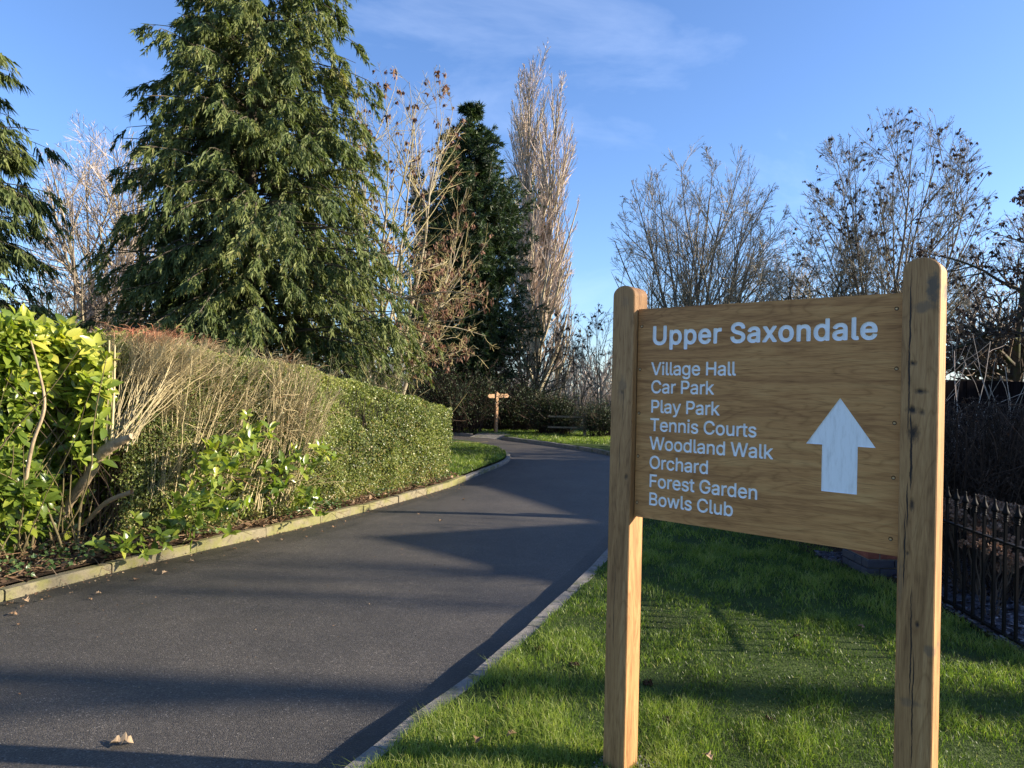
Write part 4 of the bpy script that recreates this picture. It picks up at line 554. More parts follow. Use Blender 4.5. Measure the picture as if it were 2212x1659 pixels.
# ================================================================ BARE AND EVERGREEN TREES
def bare_tree(label, x, Y, H, W, gens, M1, M2, up0=.02, r0=.12, stems=1, spread=12, keys=0, Mk=None, ksz=.10, group=None, name='bare_tree', lean=(0, 0), wig=.06, tilt=0, K0=9, bare=.18, ang0=None, toneb=0., sd=0):
    reseed(label+str(sd)); loc = at(x, 841, Y); loc = np.array([loc[0], Y, 0.])
    root = thing(name, label, 'tree', tuple(loc), 0, group)
    st = np.zeros((stems, 3)); st[:, 0] = rng.normal(0, .05*stems**.5, stems); st[:, 1] = rng.normal(0, .05*stems**.5, stems)
    az = np.arange(stems)*2.399+rng.uniform(0, 6); an = np.radians(spread)*((np.arange(stems)+.5)/stems)**.6*(1 if stems > 1 else .3)
    d = np.stack([np.sin(an)*np.cos(az)+lean[0], np.sin(an)*np.sin(az)+lean[1], np.cos(an)], 1)
    def edist(s, dd):   # how far along dd the rounded crown outline lies
        A = np.array([W/2, W/2, H*.5]); o = (s-[0, 0, H*.5])/A; v = unit(dd)/A; aa = (v*v).sum(1); bb = (o*v).sum(1); cc = (o*o).sum(1)-1
        return np.where(bb*bb-aa*cc > 0, (-bb+np.sqrt(np.maximum(bb*bb-aa*cc, 0)))/aa, .2)
    L0 = edist(st+[0, 0, .3], unit(d+[0, 0, up0*2]))*rng.uniform(.86, .99, stems); P = grow(st, d, L0, K0, up0, wig*.6)
    tr = np.linspace(1, .05, K0)[None]**.9*r0/stems**.45*rng.uniform(.8, 1, (stems, 1)); tr[:, 0] *= 1.35
    sets = [(P, tr, 7)]; Lp = L0; Rp = tr
    for gi, (n, t0, lf, ang, up, wg, K, S) in enumerate(gens):
        s, dd, t, pi = spawn(P, n, t0, 1., ang, 9)
        ln = Lp[pi]*lf*(1.25-.75*t)*rng.uniform(.6, 1.2, len(t)); ln = np.minimum(ln, np.maximum(edist(s, unit(dd)+[0, 0, up*K*.5])*rng.uniform(.8, 1.05, len(t)), .15))
        rp = Rp[pi, np.minimum((t*(Rp.shape[1]-1)).astype(int), Rp.shape[1]-1)]
        P = grow(s, dd, ln, K, up, wg)
        rr = np.maximum(rp*.62, .0055)[:, None]*np.linspace(1, .3, K)[None]; rr = np.maximum(rr, .0035 if gi < len(gens)-1 else .0028)
        sets.append((P, rr, S)); Lp = ln; Rp = rr
    allp = np.concatenate([q[0].reshape(-1, 3) for q in sets]); h = allp[:, 2].max(); wx = np.percentile(np.abs(allp[:, 0]-np.median(allp[:, 0])), 97)
    k = np.array([1., 1, 1.])
    trunk = MB()
    ng = 2 if len(gens) > 2 else 1
    lim = Y*.00021   # thinnest twig that still reads at this distance
    for i, (P, rr, S) in enumerate(sets[:1]):
        V, F = tubes(P*k, rr, S); trunk.add(V, F)
    trunk.build('trunk', M1, root, True)
    lb = MB()
    for (P, rr, S) in sets[1:ng]:
        V, F = tubes(P*k, np.maximum(rr, lim*1.2), S); lb.add(V, F)
    if lb.n: lb.build('limbs', M1, root, True)
    cr = MB()
    for gi_, (P, rr, S) in enumerate(sets[max(ng, 1):]):
        if gi_ == len(sets)-max(ng, 1)-1 and len(gens) > 2:      # finest twigs: one tapering sliver each
            d_ = (P[:, -1]-P[:, 0])*k; l_ = np.linalg.norm(d_, axis=1); w2 = np.maximum(rr[:, 0], lim)*2.6
            V, F = place(TRI, TRIF, P[:, 0]*k, d_, rng.normal(size=d_.shape)+[0, -1.2, 0], np.stack([w2, l_, l_], 1)); cr.add(V, F, np.clip(rng.uniform(.1, .9, len(P))+toneb, 0, 1)); continue
        V, F = tubes(P*k, np.maximum(rr, lim), S); tn = np.repeat(rng.uniform(.1, .9, len(P)), (P.shape[1]-1)*S); cr.add(V, F, np.clip(tn+toneb, 0, 1))
    tag(cr.build('crown', M2, root), kind='stuff')
    if keys:
        P = sets[-1][0]; idx = rng.choice(len(P), min(keys, len(P)), replace=False); base = P[idx, -1 if P.shape[1] < 4 else -2]*k; m_ = 6
        B = np.repeat(base, m_, 0)+rng.normal(0, ksz*.16, (len(base)*m_, 3))*[1, 1, .8]-[0, 0, ksz*.5]; n = len(B)
        V, F = place(DIA, DIAT, B, rng.normal(size=(n, 3))*.45+[0, 0, -1], rng.normal(size=(n, 3)), np.stack([ksz*.6*rng.uniform(.6, 1.2, n), ksz*rng.uniform(.6, 1.3, n), np.full(n, ksz)], 1))
        tag(MB().add(V, F, np.repeat(np.repeat(rng.uniform(0, 1, len(base)), m_)*.6+rng.uniform(0, .4, n), 2)).build('seed_cluster', Mk, root), kind='stuff')
    return root
FAN = [(9, .12, .55, 32, .05, .07, 8, 5), (7, .15, .5, 36, .05, .09, 6, 4), (6, .2, .5, 38, .04, .1, 4, 3), (4, .2, .5, 38, .03, .1, 3, 3)]

def conifer(label, x, Y, H, prof, nl, strands, mat, zmin=.5, group=None, name='conifer_tree', L_=(.16, .36), wd=.022, droop=.9, curtain=0., asym=0., lift=.1, r0=.22, up=-.05, clump=1., lift_tip=0., jag=.25, M1=None, tonb=0.):
    reseed(label)
    loc = at(x, 841, Y); root = thing(name, label, 'tree', (loc[0], Y, 0), 0, group)
    K0 = 12; tp = np.zeros((1, K0, 3)); tp[0, :, 2] = np.linspace(-.05, H*.97, K0); tp[0, 1:, :2] += rng.normal(0, .05, (K0-1, 2))
    V, F = tubes(tp, np.linspace(r0, .02, K0)[None], 9); MB().add(V, F).build('trunk', M1 or M_barkdark, root, True)
    # limbs: heights drawn by how much foliage each level carries
    hz = np.linspace(zmin, H*.985, 200); wgt = prof(hz)+.15; wgt /= wgt.sum(); h = np.sort(rng.choice(hz, nl, p=wgt)+rng.normal(0, .1, nl))
    az = np.arange(nl)*2.399+rng.normal(0, .3, nl); R_ = prof(h)*rng.uniform(1-jag, 1.06, nl)*(1+asym*np.cos(az)); K = 9
    d = np.stack([np.cos(az), np.sin(az), np.full(nl, lift)], 1); s = np.stack([np.zeros(nl), np.zeros(nl), h], 1)
    P = grow(s, d, R_*1.06, K, up, .06); P[:, :, 2] += (np.linspace(0, 1, K)**3*lift_tip)[None]*R_[:, None]
    lr = (.007+R_*.007)[:, None]*np.linspace(1, .25, K)[None]
    V, F = tubes(P, lr, 4); lm = MB().add(V, F); 
    n2 = 12; s2, d2, t2, p2 = spawn(P, n2, .2, 1., 45, 12); d2[:, 2] = d2[:, 2]*.35-.05-droop*.28+lift_tip*.5-curtain
    l2 = (R_[p2]*.30*(1.25-t2*.75)+.12)*rng.uniform(.5, 1.3, len(t2)); P2 = grow(s2, d2, l2, 4, -.13+lift_tip*.3, .08)
    V, F = tubes(P2[:, ::3], np.full((len(P2), 2), .006)*np.array([1, .4]), 3); lm.add(V, F); tag(lm.build('limbs', M1 or M_barkdark, root), kind='stuff')
    per = max(3, int(strands/len(P2))); s3, d3, t3, p3 = spawn(P2, per, .05, 1., 50, 15); n = len(s3)
    out = unit(s3*[1, 1, 0]+1e-6)
    D = unit(d3*(1-droop*.62)+out*.22+np.array([0, 0, -droop])+rng.normal(0, .18, (n, 3)))
    nm = rng.normal(size=(n, 3))*.6+out*.6+[0, 0, .3]; ln = rng.uniform(*L_, n)*(1.1-.25*t3)
    V, F = place(TRI, TRIF, s3+rng.normal(0, .015, (n, 3)), D, nm, np.stack([np.full(n, wd)*rng.uniform(.8, 1.9, n), ln*1.1, ln], 1))
    rad = np.linalg.norm(s3[:, :2], axis=1)/np.maximum(prof(s3[:, 2]), .2)
    tn = np.clip(.42+tonb+rng.normal(0, .10, nl)[p2][p3]+rng.normal(0, .12, len(P2))[p3]+rng.normal(0, .1, n)+.12*t3, 0, 1)
    tag(MB().add(V, F, tn).build('foliage', mat, root), kind='stuff')
    return root
def mp_(*a): return lambda z: np.interp(z, [q[0] for q in a], [q[1] for q in a])
conifer('huge weeping cypress with drooping grey-green sprays rising out of the frame behind the hedge', 532, 17, 17.5, mp_((0, 3.3), (1.5, 3.7), (4, 3.6), (6.5, 3.0), (8, 2.75), (11, 2.1), (14, 1.35), (17.5, .05)), 560, 300000, M_conifer, zmin=1.0, L_=(.09, .24), wd=.029, jag=.28, lift=.30, up=-.085, tonb=.06, curtain=.42, asym=.10, droop=.72)
conifer('dark cypress cut off by the left edge of the picture', -205, 14, 11.4, mp_((0, 2.35), (3, 2.45), (5.5, 2.4), (7.5, 1.9), (9, 1.3), (11.4, .1)), 260, 80000, M_conifer, zmin=.8, L_=(.16, .36), wd=.028, tonb=-.06)
conifer('dark green cypress with a ragged pointed top between the ash and the tall poplar', 1006, 30.5, 14.2, mp_((0, 3.7), (2, 3.7), (4.3, 3.45), (7, 3.05), (9.2, 2.5), (11.3, 1.45), (12.7, .8), (13.6, .35), (14.3, .03)), 380, 140000, M_conifer2, zmin=.5, L_=(.12, .30), wd=.042, droop=.05, lift=.55, up=.05, lift_tip=.15, jag=.5)

# left background group
bare_tree('slim pale birch-like tree left of the huge cypress, its straight trunk the clearest', 198, 22, 10.0, 3.6, [(26, .15, .5, 36, .05, .06, 6, 4), (9, .15, .55, 36, .04, .07, 5, 3), (8, .2, .55, 38, .03, .08, 3, 3)], M_barkpale, M_twigpale, r0=.13)
bare_tree('tallest bare tree left of the huge cypress with a forked pale stem', 246, 23, 11.2, 4.4, [(18, .15, .5, 34, .05, .06, 6, 4), (9, .15, .55, 36, .04, .07, 5, 3), (7, .2, .55, 38, .03, .08, 3, 3)], M_barkpale, M_twigpale, r0=.16, stems=2, spread=7)
bare_tree('bare tree whose twigs touch the left side of the huge cypress', 312, 24.5, 10.3, 3.2, [(20, .2, .45, 34, .05, .08, 6, 4), (9, .15, .5, 38, .04, .1, 5, 3), (6, .2, .5, 40, .02, .1, 3, 3)], M_barkpale, M_twigpale, r0=.12)
bare_tree('crooked bare tree beside the dark cypress at the left edge', 150, 21, 8.8, 3.6, [(12, .2, .5, 38, .03, .08, 6, 4), (8, .15, .5, 40, .03, .08, 5, 3), (6, .2, .5, 40, .02, .1, 3, 3)], M_bark, M_twigpale, r0=.11, stems=3, spread=18)
# ash with keys
bare_tree('tall ash tree hung with brown keys to the right of the huge cypress', 838, 23, 13.4, 6.2, [(9, .2, .55, 34, .05, .05, 8, 5), (7, .15, .5, 36, .05, .06, 4, 4), (6, .2, .5, 38, .05, .08, 4, 3)], M_barkpale, M_twiglichen, r0=.24, stems=6, spread=26, keys=420, Mk=M_keys, ksz=.14)
def low_ash():
    reseed('low ash')
    loc = at(850, 841, 20); root = thing('ash_tree', 'low ash with arching yellow-lichened branches and keys in front of the dark cypress', 'tree', (loc[0], 20, 0))
    k0 = 9; st = np.zeros((1, 3)); P0 = grow(st, np.array([[.02, 0, 1.]]), np.array([5.4]), k0, .02, .03); V, F = tubes(P0, np.linspace(.10, .04, k0)[None], 7); MB().add(V, F).build('trunk', M_barkpale, root, True)
    n = 25; h = rng.uniform(1.9, 5.3, n); i = np.minimum((h/5.4*(k0-1)).astype(int), k0-2); s = P0[0, i]; az = rng.normal(0, .75, n); az[::6] += 3.1
    d = np.stack([np.cos(az), np.sin(az), rng.uniform(-.1, .55, n)], 1); P = grow(s, d, rng.uniform(1.5, 3.0, n)*(1.1-.05*h), 10, .005, .09); V, F = tubes(P, np.linspace(.026, .008, 10)[None]*np.ones((n, 1)), 5); MB().add(V, F).build('limbs', M_barkpale, root, True)
    cr = MB(); Pp = P; rr = .0075
    for (m_, a_, l_, K_, S_) in [(9, 50, .55, 6, 4), (5, 48, .26, 4, 3)]:
        s, d, t, pi = spawn(Pp, m_, .12, 1, a_, 14); d[:, 2] -= .12; Pp = grow(s, d, l_*rng.uniform(.5, 1.2, len(t)), K_, .10, .14); V, F = tubes(Pp, np.linspace(rr, rr*.8, K_)[None]*np.ones((len(Pp), 1)), S_); cr.add(V, F, np.repeat(rng.uniform(.3, 1, len(Pp)), (K_-1)*S_)); rr *= .9
    tag(cr.build('crown', M_twiglichen, root), kind='stuff')
    idx = rng.choice(len(Pp), 210, replace=False); b = np.repeat(Pp[idx, -1], 9, 0)+rng.normal(0, .05, (210*9, 3))-[0, 0, .05]; n = len(b)
    V, F = place(DIA, DIAT, b, rng.normal(size=(n, 3))*.35+[0, 0, -1], rng.normal(size=(n, 3)), np.stack([.045*rng.uniform(.6, 1.2, n), .14*rng.uniform(.6, 1.3, n), np.full(n, .1)], 1))
    tag(MB().add(V, F, np.repeat(rng.uniform(.3, 1, n), 2)).build('seed_cluster', M_keys, root), kind='stuff')
low_ash()
# poplars: many near-vertical shoots
POP = [(26, .05, .40, 21, .10, .03, 8, 4), (12, .1, .42, 22, .12, .04, 4, 3), (8, .15, .42, 26, .10, .07, 3, 3)]
bare_tree('very tall narrow poplar with pale upright twigs against the sky', 1156, 42, 22.8, 4.8, POP, M_barkpale, M_twigpale, r0=.4, stems=4, spread=5, toneb=.22, name='poplar_tree', wig=.03)
bare_tree('shorter poplar growing against the right flank of the tall one', 1208, 43, 12.5, 2.2, [(30, .03, .42, 17, .16, .035, 7, 4), (10, .1, .42, 20, .16, .05, 4, 3), (6, .15, .40, 24, .12, .07, 3, 3)], M_barkpale, M_twigpale, r0=.14, name='poplar_tree', wig=.03)
bare_tree('distant poplar showing behind the ash keys', 912, 50, 20.5, 3.6, [(40, .03, .42, 17, .16, .035, 7, 4), (11, .1, .42, 20, .16, .05, 4, 3), (6, .15, .40, 24, .12, .07, 3, 3)], M_barkpale, M_twigpale, r0=.25, name='poplar_tree', wig=.03, toneb=.22)
bare_tree('small ivy-hung tree with dark twiggy base below the tall poplar', 1150, 30, 5.4, 3.6, [(11, .1, .5, 40, .05, .1, 6, 4), (7, .1, .5, 40, .04, .1, 5, 3), (5, .2, .5, 40, .03, .1, 3, 3)], M_barkdark, M_twigbrown, r0=.16, stems=4, spread=26, toneb=.22)
bare_tree('young bare tree with a few dead leaves just left of the sign', 1238, 32, 6.6, 3.0, [(10, .2, .5, 32, .05, .08, 6, 4), (7, .15, .5, 38, .04, .1, 4, 3), (4, .2, .5, 38, .03, .1, 3, 3)], M_bark, M_twiggrey, r0=.08, stems=3, spread=20, keys=70, Mk=M_keysd, ksz=.13, toneb=.1)
bare_tree('slender bare tree partly hidden by the left sign post', 1300, 30, 6.2, 2.6, [(10, .2, .5, 32, .05, .08, 6, 4), (7, .15, .5, 38, .04, .1, 4, 3), (4, .2, .5, 38, .03, .1, 3, 3)], M_bark, M_twiggrey, r0=.06, stems=2, spread=16, keys=30, Mk=M_keysd, ksz=.13, toneb=.1)
# right background group
bare_tree('wide fan-shaped bare tree above the left half of the sign board', 1500, 31, 12.8, 8.6, [(9, .12, .60, 32, .03, .035, 8, 5), (7, .10, .50, 34, .04, .045, 5, 4), (6, .15, .55, 34, .05, .05, 3, 3), (5, .15, .55, 34, .05, .05, 2, 3)], M_bark, M_twiggrey, r0=.32, stems=9, spread=34, toneb=.1, sd=0)
bare_tree('dark gnarled oak seen between the two big trees above the sign', 1742, 30, 9.2, 8.0, [(12, .3, .60, 60, .01, .17, 8, 5), (9, .15, .5, 50, .02, .18, 6, 4), (8, .15, .5, 45, .02, .18, 4, 3), (5, .15, .6, 42, .02, .15, 3, 3)], M_barkdark, M_twiggrey, r0=.24, stems=2, spread=24, toneb=-.1, name='oak_tree', wig=.12)
bare_tree('large ash hung with dark keys above the right half of the sign board', 1905, 31, 14.3, 9.4, [(9, .12, .60, 32, .03, .035, 8, 5), (7, .10, .50, 34, .04, .045, 5, 4), (6, .15, .55, 34, .05, .05, 3, 3), (5, .15, .55, 34, .05, .05, 2, 3)], M_bark, M_twiggrey, sd=2, r0=.32, stems=9, spread=32, keys=560, Mk=M_keysd, ksz=.145, name='ash_tree', toneb=.0)
bare_tree('dense dark oak behind the right sign post', 2195, 18, 7.0, 6.0, [(14, .2, .6, 62, .01, .14, 8, 5), (9, .12, .5, 50, .01, .16, 6, 4), (7, .15, .5, 46, .01, .16, 4, 3), (5, .2, .5, 42, .01, .15, 3, 3)], M_barkdark, M_twigbrown, r0=.26, stems=2, spread=20, name='oak_tree', keys=700, Mk=M_keysd, ksz=.10, wig=.1)
bare_tree('pale hazy birch far behind the gnarled oak', 1690, 48, 13.6, 7.0, [(20, .1, .45, 36, .04, .07, 6, 4), (10, .12, .5, 38, .03, .09, 4, 3), (7, .2, .5, 38, .0, .1, 3, 3)], M_barkpale, M_twigpale, r0=.2, stems=2, spread=14, name='birch_tree', toneb=.22)
bare_tree('pale pinkish birch far behind at the right edge', 2165, 42, 13.8, 7.0, [(20, .1, .45, 36, .04, .07, 6, 4), (10, .12, .5, 38, .03, .09, 4, 3), (7, .2, .5, 38, .0, .1, 3, 3)], M_barkpale, M_twigpale, r0=.2, stems=2, spread=14, name='birch_tree', toneb=.22)

# shrubs and thickets at the woodland edge
def thicket(name, label, cat, c, rx, ry, H, n, M1, nleaf=0, M2=None, spread=.5, rad=.006, lsz=.05, kind=None, up=.03, clip=None):
    reseed(label)
    root = thing(name, label, cat, c); a = rng.uniform(0, 6.28, n); q = np.sqrt(rng.uniform(0, 1, n)); s = np.stack([rx*q*np.cos(a), ry*q*np.sin(a), np.zeros(n)], 1)
    d = rng.normal(0, spread, (n, 3)); d[:, 2] = 1; P = grow(s, d, H*rng.uniform(.45, 1.05, n), 6, up, .12)
    if clip: P[:, :, 2] = np.minimum(P[:, :, 2], clip+rng.normal(0, .02, (n, 1)))
    m = MB(); V, F = tubes(P, np.linspace(rad*1.5, rad*.7, 6)[None]*np.ones((n, 1)), 3); m.add(V, F, np.repeat(rng.uniform(.1, .8, n), 15))
    s2, d2, t2, p2 = spawn(P, 6, .25, 1, 38, 12); P2 = grow(s2, d2, H*.28*rng.uniform(.4, 1.1, len(t2)), 4, .03, .14)
    if clip: P2[:, :, 2] = np.minimum(P2[:, :, 2], clip+.05+rng.normal(0, .035, (len(P2), 1)))
    V, F = tubes(P2, np.full((len(P2), 4), rad*.6), 3); m.add(V, F, np.repeat(rng.uniform(.1, .9, len(P2)), 9))
    tag(m.build('stems', M1, root), kind='stuff')
    if nleaf:
        s3, d3, t3, _ = spawn(P2, max(1, nleaf//len(P2)), .1, 1, 60, 20); k = len(s3)
        V, F = place(DIA, DIAT, s3+rng.normal(0, lsz, (k, 3)), d3+rng.normal(0, .4, (k, 3)), rng.normal(size=(k, 3))+[0, 0, .6], np.stack([lsz*.55*rng.uniform(.6, 1.2, k), lsz*rng.uniform(.7, 1.4, k), np.full(k, lsz)], 1))
        tag(MB().add(V, F, np.repeat(np.clip(rng.normal(.45, .22, k), 0, 1), 2)).build('foliage', M2, root), kind='stuff')
    return root
def tk(x, y, Y): q = at(x, y, Y); return (q[0], q[1], 0.)
thicket('evergreen_shrub', 'dark evergreen shrub behind the fingerpost', 'shrub', tk(1010, 930, 27.9), 1.6, .6, 2.1, 260, M_twigshade, 15000, M_dark, lsz=.07, rad=.01)
thicket('bramble_bush', 'dark bramble thicket just right of the fingerpost', 'shrub', tk(1120, 930, 28.5), 1.3, .8, 2.0, 260, M_twigshade, 11000, M_dark, lsz=.06, rad=.01)
thicket('evergreen_shrub', 'rounded dark shrub between the fingerpost and the rail fence', 'shrub', tk(1196, 930, 25.9), .62, .5, 1.6, 190, M_twigshade, 11000, M_dark, lsz=.06, rad=.009)
thicket('evergreen_shrub', 'low dark bush beside the left sign post', 'shrub', tk(1308, 930, 25), .55, .5, 1.35, 130, M_twigshade, 8000, M_dark, lsz=.05, rad=.007)
thicket('bare_shrub', 'tan twiggy shrub behind the rail fence', 'shrub', tk(1275, 930, 34), 2.6, 1., 2.0, 300, M_twigpale, rad=.011, spread=.6)
thicket('bare_shrub', 'tan thicket at the foot of the bare trees on the left', 'shrub', tk(180, 930, 27), 3.4, 1., 5.0, 620, M_twigpale, rad=.011, spread=.5)
thicket('bare_shrub', 'brown brushwood under the huge cypress', 'shrub', tk(690, 930, 15.5), 1.8, .5, 2.3, 220, M_twiglichen, rad=.006, spread=.7)
thicket('evergreen_shrub', 'dark laurel clump below the huge cypress behind the red twigs', 'shrub', tk(500, 930, 14.5), 2.2, .7, 2.05, 200, M_twigbrown, 9000, M_dark, lsz=.10, rad=.008)
thicket('evergreen_shrub', 'dark undergrowth at the foot of the dark cypress', 'shrub', tk(930, 930, 26), 2.0, .7, 2.6, 240, M_twigshade, 12000, M_dark, lsz=.07, rad=.01)
thicket('evergreen_shrub', 'dark undergrowth below the cypress at the left edge', 'shrub', tk(20, 930, 17), 2.6, .7, 2.6, 200, M_twigbrown, 9000, M_dark, lsz=.09, rad=.01)
# distant wood on the horizon, one mass
n = 1500; s = np.stack([rng.uniform(-75, 85, n), rng.uniform(72, 110, n), np.full(n, -.1)], 1); d = rng.normal(0, .22, (n, 3)); d[:, 2] = 1
P = grow(s, d, rng.uniform(2.5, 5.5, n)*(1+.35*np.sin(s[:, 0]*.19)), 5, .02, .1); mb = MB(); V, F = tubes(P, np.linspace(.09, .04, 5)[None]*np.ones((n, 1)), 3); mb.add(V, F, np.repeat(rng.uniform(0, .7, n), 12))
s2, d2, t2, p2 = spawn(P, 6, .2, 1, 40, 10); P2 = grow(s2, d2, rng.uniform(.6, 1.8, len(t2)), 3, .03, .12); V, F = tubes(P2, np.full((len(P2), 3), .05), 3); mb.add(V, F, np.repeat(rng.uniform(.1, .8, len(P2)), 6))
tag(mb.build('distant_wood', M_twigpale), kind='stuff', label='tan winter wood along the horizon')
# ================================================================ THE HEDGEROW ON THE LEFT
def hx(Y): return lkx(Y)-off(Y)-.10                     # front foot of the foliage
def htop(Y): return np.interp(Y, [3, 5.6, 7, 7.8, 9, 10.5, 13.0], [2.15, 2.1, 2.08, 1.93, 1.80, 1.56, 1.20])
HN = np.array([.917, -.40, 0])                          # the way the hedge faces
# clipped privet hedge: inner twigs and one skin of small leaves on face, top and end
privet = thing('privet_hedge', 'clipped small-leaved green hedge running along the left kerb to the bend', 'hedge', (-2.2, 9.2, 0))
def prv(V): return V-np.array([-2.2, 9.2, 0])
def face_pt(Y, v, deep):          # v 0..1 height; face leans back a little and bulges
    x = hx(Y)+.05-deep; b = .055*wave(Y*1.0, v*2, 2.2, 21)+.035*wave(Y, v*2.2, 7, 22)+.025*wave(Y, v*2, 17, 26)+.06*np.sin(v*3.14)-.10*v**6
    z = v*htop(Y)
    # round the far end off
    e = np.clip((Y-12.65)/.45, 0, 1); return np.stack([x+b-e**2*.3, Y, z], 1)
reseed('privet'); n = 150000; Y = np.where(rng.random(n) < .42, rng.uniform(6.9, 8.9, n), rng.triangular(7.6, 8.8, 13.1, n)); v = rng.beta(1.1, 1.0, n); dp = rng.exponential(.045, n)-.10*(Y < 8.6)*rng.random(n); Pf = face_pt(Y, v, dp)
thin = wave(Pf[:, 1], Pf[:, 2], 2.6, 31)
n2 = 46000; Y2 = rng.uniform(7.3, 13.05, n2); u = rng.uniform(0, 1.25, n2)**1.1; P2 = np.stack([hx(Y2)-.05-u, Y2, htop(Y2)-rng.exponential(.035, n2)+.035*wave(hx(Y2)-u, Y2, 5, 23)+.02*wave(hx(Y2)-u, Y2, 15, 27)], 1)
n3 = 9000; v3 = rng.uniform(0, 1, n3); u3 = rng.uniform(0, 1.2, n3); P3 = np.stack([hx(13.)-.2-u3, 13.1+.05*wave(u3, v3*2, 4, 24)-rng.exponential(.04, n3)-.12*np.exp(-u3*8), v3*htop(12.6)], 1)
PP = np.concatenate([Pf, P2, P3]); nn = len(PP); nr = np.concatenate([np.tile(HN, (len(Pf), 1)), np.tile([0.1, 0, 1.], (len(P2), 1)), np.tile([0, 1., .1], (len(P3), 1))])
sz = rng.uniform(.015, .030, nn)*(1+.06*(PP[:, 1]-9)); V, F = place(TRI, TRIF, prv(PP), rng.normal(size=(nn, 3))+[0, 0, .35]+nr*.3, nr*.9+rng.normal(0, .75, (nn, 3)), np.stack([sz*1.0, sz*1.15, sz], 1))
g = wave(PP[:, 1], PP[:, 2]+PP[:, 0]*.3, 2.2, 25); g = g+.7*wave(PP[:, 1], PP[:, 2]+PP[:, 0]*.3, 9, 28); tn = np.clip(.46+.15*g+rng.normal(0, .2, nn)+.10*(PP[:, 2] > htop(PP[:, 1])-.12), 0, .84); dead = rng.uniform(0, 1, nn) < np.clip(.05+.5*np.exp(-PP[:, 2]/.22)+.12*(g < -.6), 0, 1); tn[dead] = rng.uniform(.85, 1, dead.sum())  # leaves along the top toned lighter, sunlit edge put into their colour
tag(MB().add(V, F, tn).build('foliage', M_privet, privet), kind='stuff')
n = 3200; Y = rng.uniform(7.0, 12.2, n); s = np.stack([hx(Y)-rng.uniform(.05, .9, n), Y, np.zeros(n)], 1); d = rng.normal(0, .22, (n, 3)); d[:, 2] = 1; d[:, 0] += .05
P = grow(s, d, htop(Y)*rng.uniform(.7, .98, n), 6, .03, .12); P[:, :, 1] = np.minimum(P[:, :, 1], 12.55); P[:, :, 0] = np.minimum(P[:, :, 0], hx(P[:, :, 1])-.3*np.clip((P[:, :, 1]-12)/.5, 0, 1)); V, F = tubes(P, np.linspace(.008, .0035, 6)[None]*np.ones((n, 1)), 3); mb = MB(); mb.add(prv(V), F, np.repeat(rng.uniform(0, .7, n), 15))
tag(mb.build('twigs', M_twigbrown, privet), kind='stuff')
# a dense heart of darker leaves that keeps the hedge opaque
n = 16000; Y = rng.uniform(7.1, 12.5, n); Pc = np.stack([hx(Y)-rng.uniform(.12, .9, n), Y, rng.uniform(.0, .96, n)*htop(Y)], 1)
V, F = place(DIA, DIAT, prv(Pc), rng.normal(size=(n, 3)), rng.normal(size=(n, 3))+HN, rng.uniform(.05, .10, n)); tag(MB().add(V, F, np.repeat(rng.uniform(0, .35, n), 2)).build('core_leaves', M_privet, privet), kind='stuff')

# laurel with big glossy leaves
LT = []; 
for t_, w_ in [(0, .01), (.25, .19), (.60, .215), (.86, .11), (1, .005)]:
    z = -.22*t_*t_+.06*t_
    LT += [[-w_, t_, z+w_*.28], [0, t_, z], [w_, t_, z+w_*.28]]
LT = np.array(LT); LF = np.array([q for r in range(4) for q in ([r*3, r*3+1, r*3+4, r*3+3], [r*3+1, r*3+2, r*3+5, r*3+4])])
laurel = thing('laurel_bush', 'big-leaved bright green laurel bush filling the left edge of the picture', 'bush', (-4.6, 6.4, 0))
LO = np.array([-4.6, 6.4, 0])
def rosettes(Pt, dirs, nper, sz, upb=.15):
    m = len(Pt); P = np.repeat(Pt, nper, 0); D0 = unit(np.repeat(dirs, nper, 0)); k = np.tile(np.arange(nper), m); n = len(P)
    rv = np.cross(D0, [0.3, .2, 1.]); A = unit(rv); B = np.cross(D0, A); ph = k*2.4+np.repeat(rng.uniform(0, 6.28, m), nper)
    opn = rng.uniform(.45, 1.15, n); D = D0*(1.15-opn)[:, None]+(A*np.cos(ph)[:, None]+B*np.sin(ph)[:, None])*opn[:, None]; D[:, 2] += upb
    P = P-D0*(k*.012)[:, None]; nm = D0+np.array([0, 0, .5])+rng.normal(0, .2, (n, 3)); return P, unit(D), nm, sz*rng.uniform(.45, 1.18, n)
# shoot tips over the front, top and inside of the bush
reseed('laurel'); m = 1700; Y = rng.uniform(5.2, 7.45, m); v = rng.beta(1.5, .95, m); dd_ = rng.exponential(.16, m)
X = hx(Y)-.02-.05-dd_+.16*wave(Y, v*3, 3, 41)-.12*(1-v)*np.clip(1, 0, 1); Z = v*(htop(Y)+.05+.12*wave(Y, Y, 4, 42)); T1 = np.stack([X, Y, Z], 1); D1 = np.tile(HN*.8+np.array([0, 0, .55]), (m, 1))+rng.normal(0, .45, (m, 3))
m = 420; Y = rng.uniform(4.8, 7.7, m); u = rng.uniform(0, 1.7, m); T2 = np.stack([hx(Y)-.1-u, Y, htop(Y)+.03+.12*wave(Y, u, 4, 43)+.06*np.clip(u, 0, 1)], 1); D2 = rng.normal(0, .4, (m, 3))+[.2, -.1, 1.]
keep = ~((T1[:, 1] > 6.6) & (T1[:, 2] < 1.15) & (rng.uniform(0, 1, len(T1)) < .6)) & ~((T1[:, 1] > 6.7) & (rng.uniform(0, 1, len(T1)) < .55)); T1, D1 = T1[keep], D1[keep]
